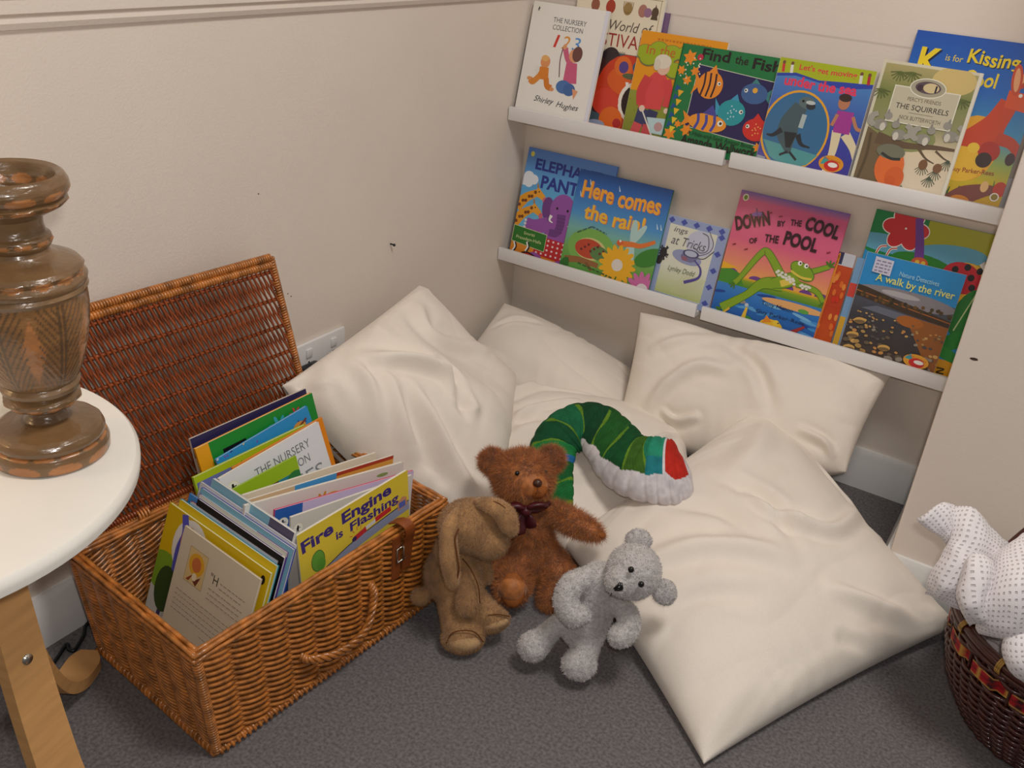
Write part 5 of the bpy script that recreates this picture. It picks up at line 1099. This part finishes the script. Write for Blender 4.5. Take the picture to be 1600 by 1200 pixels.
# ------------------------------------------------------------------ tan rabbit
rr_ = thing('toy_rabbit', 'tan plush rabbit with long drooping ears, slumped beside the wicker basket', 'soft toy', tuple(onz(712, 950, 0)))
RD = 1.625
prims = [E(707, 896, RD, 44, 48, 42), E(714, 860, RD - .03, 36, 34, 34), E(738, 822, RD - .075, 54, 43, 46, 8), E(764, 842, RD - .085, 32, 32, 34),
         Cc((706, 930, RD - .01, 24), (712, 965, RD - .025, 23), (720, 985, RD - .035, 27)), E(723, 997, RD - .040, 34, 23, 28),
         Cc((735, 930, RD - .02, 22), (756, 955, RD - .03, 22), (768, 966, RD - .03, 22)), E(769, 970, RD - .03, 29, 18, 22, -12),
         Cc((728, 872, RD - .05, 15), (737, 905, RD - .055, 19), (730, 945, RD - .055, 20)), Cc((752, 872, RD - .03, 12), (757, 900, RD - .025, 14)), E(657, 932, RD + .0, 16, 14, 14)]
sk = union(prims, .0045, 9)
at_root(furry(*sk, 70000, .0055, .00036, comb=(.05, 0, -.5), rough=.5).build('body', RABF), rr_)
ear1 = union([Cc((716, 800, RD - .10, 10), (702, 826, RD - .118, 14), (702, 870, RD - .118, 16), (707, 905, RD - .108, 13), (708, 914, RD - .105, 9))], .004, 6)
at_root(furry(*ear1, 7000, .004, .00035, comb=(0, 0, -.7), rough=.35).build('ear', RABF), rr_)
ear2 = union([Cc((748, 784, RD - .098, 8), (774, 789, RD - .120, 12), (793, 804, RD - .122, 14), (799, 828, RD - .112, 12)), Cc((752, 788, RD - .11, 8), (778, 800, RD - .128, 12), (792, 822, RD - .122, 12))], .004, 7)
at_root(furry(*ear2, 6000, .004, .00035, comb=(0.2, 0, -.5), rough=.35).build('ear', RABF), rr_)
at_root(MB().tube(catmull([at(717, 826, RD - .128), at(711, 842, RD - .131), at(714, 866, RD - .131), at(717, 888, RD - .126), at(713, 908, RD - .115)], 24), .0016, 6).build('ear_seam', SEAM), rr_)
at_root(MB().tube(catmull([at(751, 783, RD - .108), at(772, 784, RD - .128), at(788, 793, RD - .134), at(797, 806, RD - .130)], 20), .0013, 6).build('ear_seam', SEAM), rr_)
pad(725, 1003, RD - .055, 27, 14, 16, RABI, 'foot_pad', rr_); pad(772, 974, RD - .040, 24, 9.5, 14, RABI, 'foot_pad', rr_, -12)
at_root(MB().tube(catmull([at(697, 1006, RD - .060), at(706, 990, RD - .066), at(724, 985, RD - .070), at(742, 988, RD - .066), at(755, 1003, RD - .058)], 24), .0012, 6).build('foot_seam', SEAM), rr_)
at_root(MB().tube(catmull([at(742, 976, RD - .045), at(756, 964, RD - .052), at(776, 960, RD - .053), at(796, 963, RD - .045)], 20), .0011, 6).build('foot_seam', SEAM), rr_)
at_root(MB().tube(catmull([at(723, 873, RD - .075), at(736, 890, RD - .083), at(747, 915, RD - .082), at(750, 942, RD - .075)], 20), .0010, 6).build('arm_seam', SEAM), rr_)

# ------------------------------------------------------------------ silver bear
gr = thing('teddy_bear', 'silver grey chenille teddy bear lolling against the big front cushion', 'soft toy', tuple(onz(915, 1000, 0)))
GD = 1.545
prims = [Cc((936, 906, GD - .02, 30), (926, 940, GD, 38), (914, 970, GD + .01, 40), (906, 984, GD + .015, 30)), E(990, 893, GD - .065, 44, 45, 42, 25), E(970, 908, GD - .085, 27, 25, 26),
         Cc((918, 902, GD - .035, 18), (893, 915, GD - .045, 21), (884, 940, GD - .05, 21), (896, 962, GD - .055, 20), (910, 962, GD - .06, 15)),
         Cc((966, 945, GD - .02, 17), (982, 962, GD - .04, 18), (980, 986, GD - .045, 20), (968, 994, GD - .05, 20)),
         Cc((884, 968, GD + .01, 17), (862, 984, GD + .01, 17), (838, 1010, GD + .005, 21)), E(833, 1010, GD + .005, 25, 25, 24),
         Cc((928, 984, GD + .005, 22), (918, 1010, GD - .005, 20), (908, 1036, GD - .01, 24)), E(905, 1038, GD - .012, 29, 26, 24)]
sk = union(prims, .004, 7)
at_root(furry(*sk, 26000, .0035, .0008, comb=(0, 0, -.2), rough=.7, lump=.0020, lscale=150).build('body', GREYF), gr)
for x, y, d, rl in ((998, 845, GD - .05, 10), (1038, 925, GD - .04, 60)):
    at_root(furry(*union([E(x, y, d, 22, 20, 10, rl)], .0035, 4), 2400, .0035, .0008, rough=.7, lump=.001, lscale=200).build('ear', GREYF), gr)
for x, y, d in ((986, 890, GD - .1155), (1002, 913, GD - .1165)): at_root(MB().ball(at(x, y, d), .0050, None, 10).build('eye', EYE), gr)
b = MB()
tri = [at(960, 921, GD - .119), at(970, 911, GD - .121), at(972, 921, GD - .120)]
for p, q in ((0, 1), (1, 2), (2, 0)): b.tube([tri[p], tri[q]], .0026, 8)
b.ball(np.mean(tri, axis=0), (.005, .004, .003), CR, 8)
at_root(b.build('nose', EYE), gr)
at_root(MB().tube([at(956, 927, GD - .113), at(954, 931, GD - .110)], .0009, 5).build('mouth', EYE), gr)

# ------------------------------------------------------------------ green banded cushion
KD = 1.90
sp = [at(876, 800, KD - .10), at(868, 765, KD - .08), at(862, 728, KD - .045), at(868, 694, KD - .01), at(896, 670, KD), at(928, 668, KD - .01), at(954, 690, KD - .045), at(974, 716, KD - .08), at(1000, 730, KD - .105), at(1033, 735, KD - .115), at(1062, 738, KD - .115), at(1080, 738, KD - .11)]
n = 380; P = catmull(sp, n); u = np.linspace(0, 1, n)
rad = np.interp(u, [0, .06, .2, .32, .45, .55, .68, .8, .88, .95, .985, 1], np.array([20, 28, 40, 46, 45, 47, 53, 58, 57, 42, 22, 5]) * KD / FPX * .93)
nrm = np.cross(sp[3] - sp[0], sp[8] - sp[3]); nrm /= np.linalg.norm(nrm)
if nrm @ (CP - sp[4]) < 0: nrm = -nrm
T = np.gradient(P, axis=0); T /= np.linalg.norm(T, axis=1)[:, None]; O = np.cross(T, nrm); O /= np.linalg.norm(O, axis=1)[:, None]
if np.linalg.norm(P[100] + O[100] * .03 - P.mean(0)) < np.linalg.norm(P[100] - O[100] * .03 - P.mean(0)): O = -O       # O points to the outer side of the curve
m_ = 170; th = np.linspace(0, 2 * PI, m_, endpoint=False); G = np.zeros((n, m_, 3)); K = np.zeros((n, m_, 3))
greens = [rgb(30, 116, 56), rgb(24, 100, 50), rgb(34, 130, 66), rgb(20, 84, 52), rgb(28, 108, 70), rgb(18, 74, 44), rgb(36, 96, 40), rgb(22, 84, 44), rgb(64, 106, 34), rgb(34, 130, 96)]
for i in range(n):
    for j in range(m_):
        a = th[j]; pk = 1 - .045 * math.cos(u[i] * 2 * PI * 11) ** 8
        G[i, j] = P[i] + O[i] * rad[i] * pk * math.cos(a) + nrm * rad[i] * .62 * pk * math.sin(a)
        side = math.cos(a)                       # +1 outer edge, -1 inner edge
        wave_ = .08 * abs(math.sin(u[i] * 36)) - .04
        lim_ = np.interp(u[i], [0, .3, .45, .55, .7, .86, .90, 1], [-2, -2, -.82, -.62, -.45, -.42, -.62, -.5])
        col = rgb(228, 222, 226)
        if u[i] < .845 and side > lim_ + wave_:
            seg = u[i] * 11.8 + .5 * side * (1 if u[i] > .3 else .4); k = int(seg) % 10; fr = seg % 1
            col = greens[k]
            if fr < .10 + .05 * math.sin(side * 5 + k) and side < .75: col = rgb(104, 146, 40)
            elif (fr * 7 + side * 1.5) % 1 < .25: col = tuple(x * .82 for x in col)
            if .17 < u[i] < .20 and side < .3: col = rgb(36, 110, 170)
            if u[i] > .775: col = rgb(44, 150, 120) if side > .1 else rgb(36, 130, 140)
        elif .855 < u[i] < .975 and lim_ + .08 < side: col = rgb(200, 46, 34)
        if math.sin(a) < -.25: col = rgb(228, 222, 226) if side < .5 else col
        K[i, j] = col
b = MB(); b.grid(G, K, closev=True, flip=False); b.f += [tuple(reversed(range(m_))), tuple((n - 1) * m_ + j for j in range(m_))]
cc = b.build('curved_cushion', CATF); tag(cc, 'curved green banded cushion with a red end and white underside, behind the brown bear', 'cushion')
import bmesh
bm = bmesh.new(); bm.from_mesh(cc.data); bmesh.ops.recalc_face_normals(bm, faces=bm.faces); bm.to_mesh(cc.data); bm.free()

# ------------------------------------------------------------------ dark basket with blankets
DBX, DBY, DBH = 1.432, -.562, .205
db = thing('round_basket', 'dark brown round basket with a tartan ribbon and hoop handle, at the right edge', 'basket', (DBX, DBY, 0))
def dbr(z): return float(np.interp(z, [0, .02, .07, .13, .19, .205], [.118, .132, .160, .177, .184, .184]))
b = MB(); nst = 44
for k in range(nst):
    a = 2 * PI * k / nst; b.tube([(dbr(z) * math.cos(a), dbr(z) * math.sin(a), z) for z in np.linspace(.004, DBH, 9)], .0026, 6)
for L_ in range(30):
    z = .006 + L_ * .0066
    if .150 < z < .176: continue
    pts = []
    for q in range(nst * 4 + 1):
        a = 2 * PI * q / (nst * 4); r_ = dbr(z) + .0040 * math.cos(PI * (q / 4 + L_)); pts.append((r_ * math.cos(a), r_ * math.sin(a), z))
    b.tube(pts, .0034, 6, flat=1.15)
b.build('woven_body', DARKW, db)
MB().lathe([(.001, .004), (.126, .004), (.128, .009), (.001, .009)], 40).build('base', DARKW, db)
b = MB()
for dr, dz, r_ in ((.004, 0, .0062), (-.004, .001, .0055), (.0055, -.010, .0042)):
    b.tube([((dbr(DBH) + dr) * math.cos(a), (dbr(DBH) + dr) * math.sin(a), DBH + dz) for a in np.linspace(0, 2 * PI, 90)], r_, 8, caps=False)
rim_ = b.build('rim', DARKW, db)
for k in range(14):
    b = MB(); a = 2 * PI * k / 14 + .12; c0 = np.array([dbr(DBH) * math.cos(a), dbr(DBH) * math.sin(a), DBH - .002]); d = np.array([math.cos(a), math.sin(a), 0]); tg = np.array([-math.sin(a), math.cos(a), 0])
    for e in (-.003, 0, .003): b.tube([c0 + tg * e + d * .0125 * math.cos(t) + np.array([0, 0, .0135 * math.sin(t)]) for t in np.linspace(0, 2 * PI, 14)], .0016, 5)
    b.build('binding', BINDG, rim_)
RB = MB(); nq = 220
G = []; K = []
for i, z in enumerate(np.linspace(.151, .175, 7)):
    row = []; kr = []
    for q in range(nq):
        a = 2 * PI * q / nq; inn = math.sin(q / nq * 2 * PI * 16) < -.35; r_ = dbr(z) + (-.0035 if inn else .0048); row.append((r_ * math.cos(a), r_ * math.sin(a), z))
        c_ = rgb(166, 24, 34)
        if q % 9 in (0, 1): c_ = rgb(60, 20, 26)
        if q % 9 == 5: c_ = rgb(196, 150, 70)
        if i in (0, 6): c_ = rgb(190, 150, 80)
        if i == 3 and q % 9 not in (5,): c_ = rgb(120, 20, 30)
        kr.append(c_)
    G.append(row); K.append(kr)
RB.grid(G, K, closev=True); RB.build('tartan_ribbon', RIBT, db)
ha = math.radians(200)
hd = np.array([math.cos(ha), math.sin(ha), 0])
hp = [hd * dbr(.15) * math.cos(t) * 1.0 + np.array([0, 0, .17 + .30 * math.sin(t)]) for t in np.linspace(0, PI, 40)]
MB().tube(hp, .0062, 10, flat=1.5).build('handle', DARKW, db)

bb = MB()
def patch(rows, nu=26, nv=26, th_=.010, bulge=.0):
    R_ = [catmull([at(*q) for q in r], nv) for r in rows]; G = np.array([catmull([R_[i][j] for i in range(len(R_))], nu) for j in range(nv)]).transpose(1, 0, 2)
    du = np.gradient(G, axis=0); dv = np.gradient(G, axis=1); N_ = np.cross(du, dv); N_ /= np.linalg.norm(N_, axis=2)[..., None] + 1e-9
    if (N_ * (CP - G)).sum() < 0: N_ = -N_
    lu = np.cumsum(np.r_[0, np.linalg.norm(np.diff(G[:, nv // 2], axis=0), axis=1)]); lv = np.cumsum(np.r_[0, np.linalg.norm(np.diff(G[nu // 2], axis=0), axis=1)])
    UV = np.stack(np.meshgrid(lv, lu), -1)
    uu, vv = np.meshgrid(np.linspace(0, 1, nv), np.linspace(0, 1, nu)); rim = np.minimum(1, 12 * np.minimum(np.minimum(uu, 1 - uu), np.minimum(vv, 1 - vv))) ** .5
    top = G + N_ * (th_ / 2 * rim)[..., None] + N_ * (bulge * np.sin(PI * uu) * np.sin(PI * vv))[..., None]; bot = G - N_ * (th_ / 2 * rim)[..., None]
    bb.grid(top, uv=UV + .001); bb.grid(bot, flip=True, uv=UV + .001)
Q = 1.40
# tip folded over to the left, main fall over the rim, roll in front, big fold to the right
patch([[(1432, 810, Q), (1450, 828, Q), (1476, 852, Q)], [(1452, 795, Q - .01), (1472, 812, Q - .015), (1482, 840, Q - .005)], [(1470, 786, Q), (1486, 800, Q - .01), (1490, 830, Q)], [(1494, 792, Q + .01), (1496, 802, Q + .005), (1494, 826, Q + .01)]], th_=.010)
patch([[(1494, 790, Q), (1520, 796, Q - .01), (1548, 820, Q), (1575, 850, Q + .01)], [(1484, 836, Q - .01), (1512, 838, Q - .03), (1545, 850, Q - .02), (1572, 872, Q)], [(1470, 870, Q - .01), (1490, 875, Q - .035), (1515, 880, Q - .03), (1545, 890, Q - .02)], [(1454, 902, Q), (1476, 908, Q - .03), (1500, 915, Q - .03), (1520, 920, Q - .02)], [(1444, 930, Q + .005), (1466, 940, Q - .015), (1486, 948, Q - .02), (1504, 952, Q - .015)]], th_=.012, bulge=.004)
patch([[(1502, 874, Q - .04), (1522, 866, Q - .055), (1552, 874, Q - .05)], [(1499, 915, Q - .05), (1520, 905, Q - .07), (1550, 905, Q - .06)], [(1502, 955, Q - .05), (1522, 945, Q - .07), (1548, 945, Q - .06)], [(1514, 982, Q - .04), (1530, 976, Q - .055), (1552, 972, Q - .05)]], th_=.012, bulge=.010)
patch([[(1552, 868, Q - .01), (1580, 850, Q - .03), (1605, 832, Q - .03), (1640, 822, Q)], [(1546, 900, Q - .04), (1575, 890, Q - .07), (1608, 880, Q - .075), (1645, 875, Q - .04)], [(1536, 940, Q - .055), (1570, 935, Q - .085), (1608, 930, Q - .095), (1648, 930, Q - .06)], [(1524, 972, Q - .045), (1560, 975, Q - .075), (1606, 978, Q - .085), (1650, 984, Q - .05)], [(1530, 988, Q - .02), (1562, 990, Q - .05), (1606, 992, Q - .06), (1650, 1000, Q - .03)]], th_=.014, bulge=.010)
rl = catmull([at(1598, 985, Q - .075), at(1594, 1012, Q - .085), at(1606, 1040, Q - .085), at(1634, 1062, Q - .06)], 24); bb.tube(rl, np.interp(np.linspace(0, 1, 24), [0, .1, .5, .94, 1], [.010, .021, .024, .021, .012]), 20)
L_ = np.cumsum(np.r_[0, np.linalg.norm(np.diff(rl, axis=0), axis=1)]); bb.uv[-1] = np.stack([np.repeat(L_, 20), np.tile(np.linspace(0, .16, 20), 24)], 1)
patch([[(1510, 930, Q + .03), (1550, 950, Q + .02), (1600, 970, Q + .01), (1650, 990, Q)], [(1508, 955, Q + .05), (1546, 978, Q + .035), (1592, 1008, Q + .02), (1640, 1035, Q + .01)], [(1512, 975, Q + .07), (1546, 1000, Q + .055), (1590, 1030, Q + .04), (1640, 1060, Q + .03)]], th_=.012)
bb.ball((DBX + .012, DBY + .004, .150), (.145, .145, .085), None, 26)     # the rest of the bundle, down inside the basket
bb.uv[-1] = bb.v[-1][:, :2] - bb.v[-1][:, :2].min(0) + .001
for V_ in bb.v:
    for q in V_: q += np.array(noise.noise_vector(Vector(q * 22))) * .006 + np.array(noise.noise_vector(Vector(q * 55))) * .0022
bl_ = bb.build('cellular_blanket', BLANK); tag(bl_, 'white cellular blanket bundled in the dark round basket, one corner hanging over the rim', 'blanket')
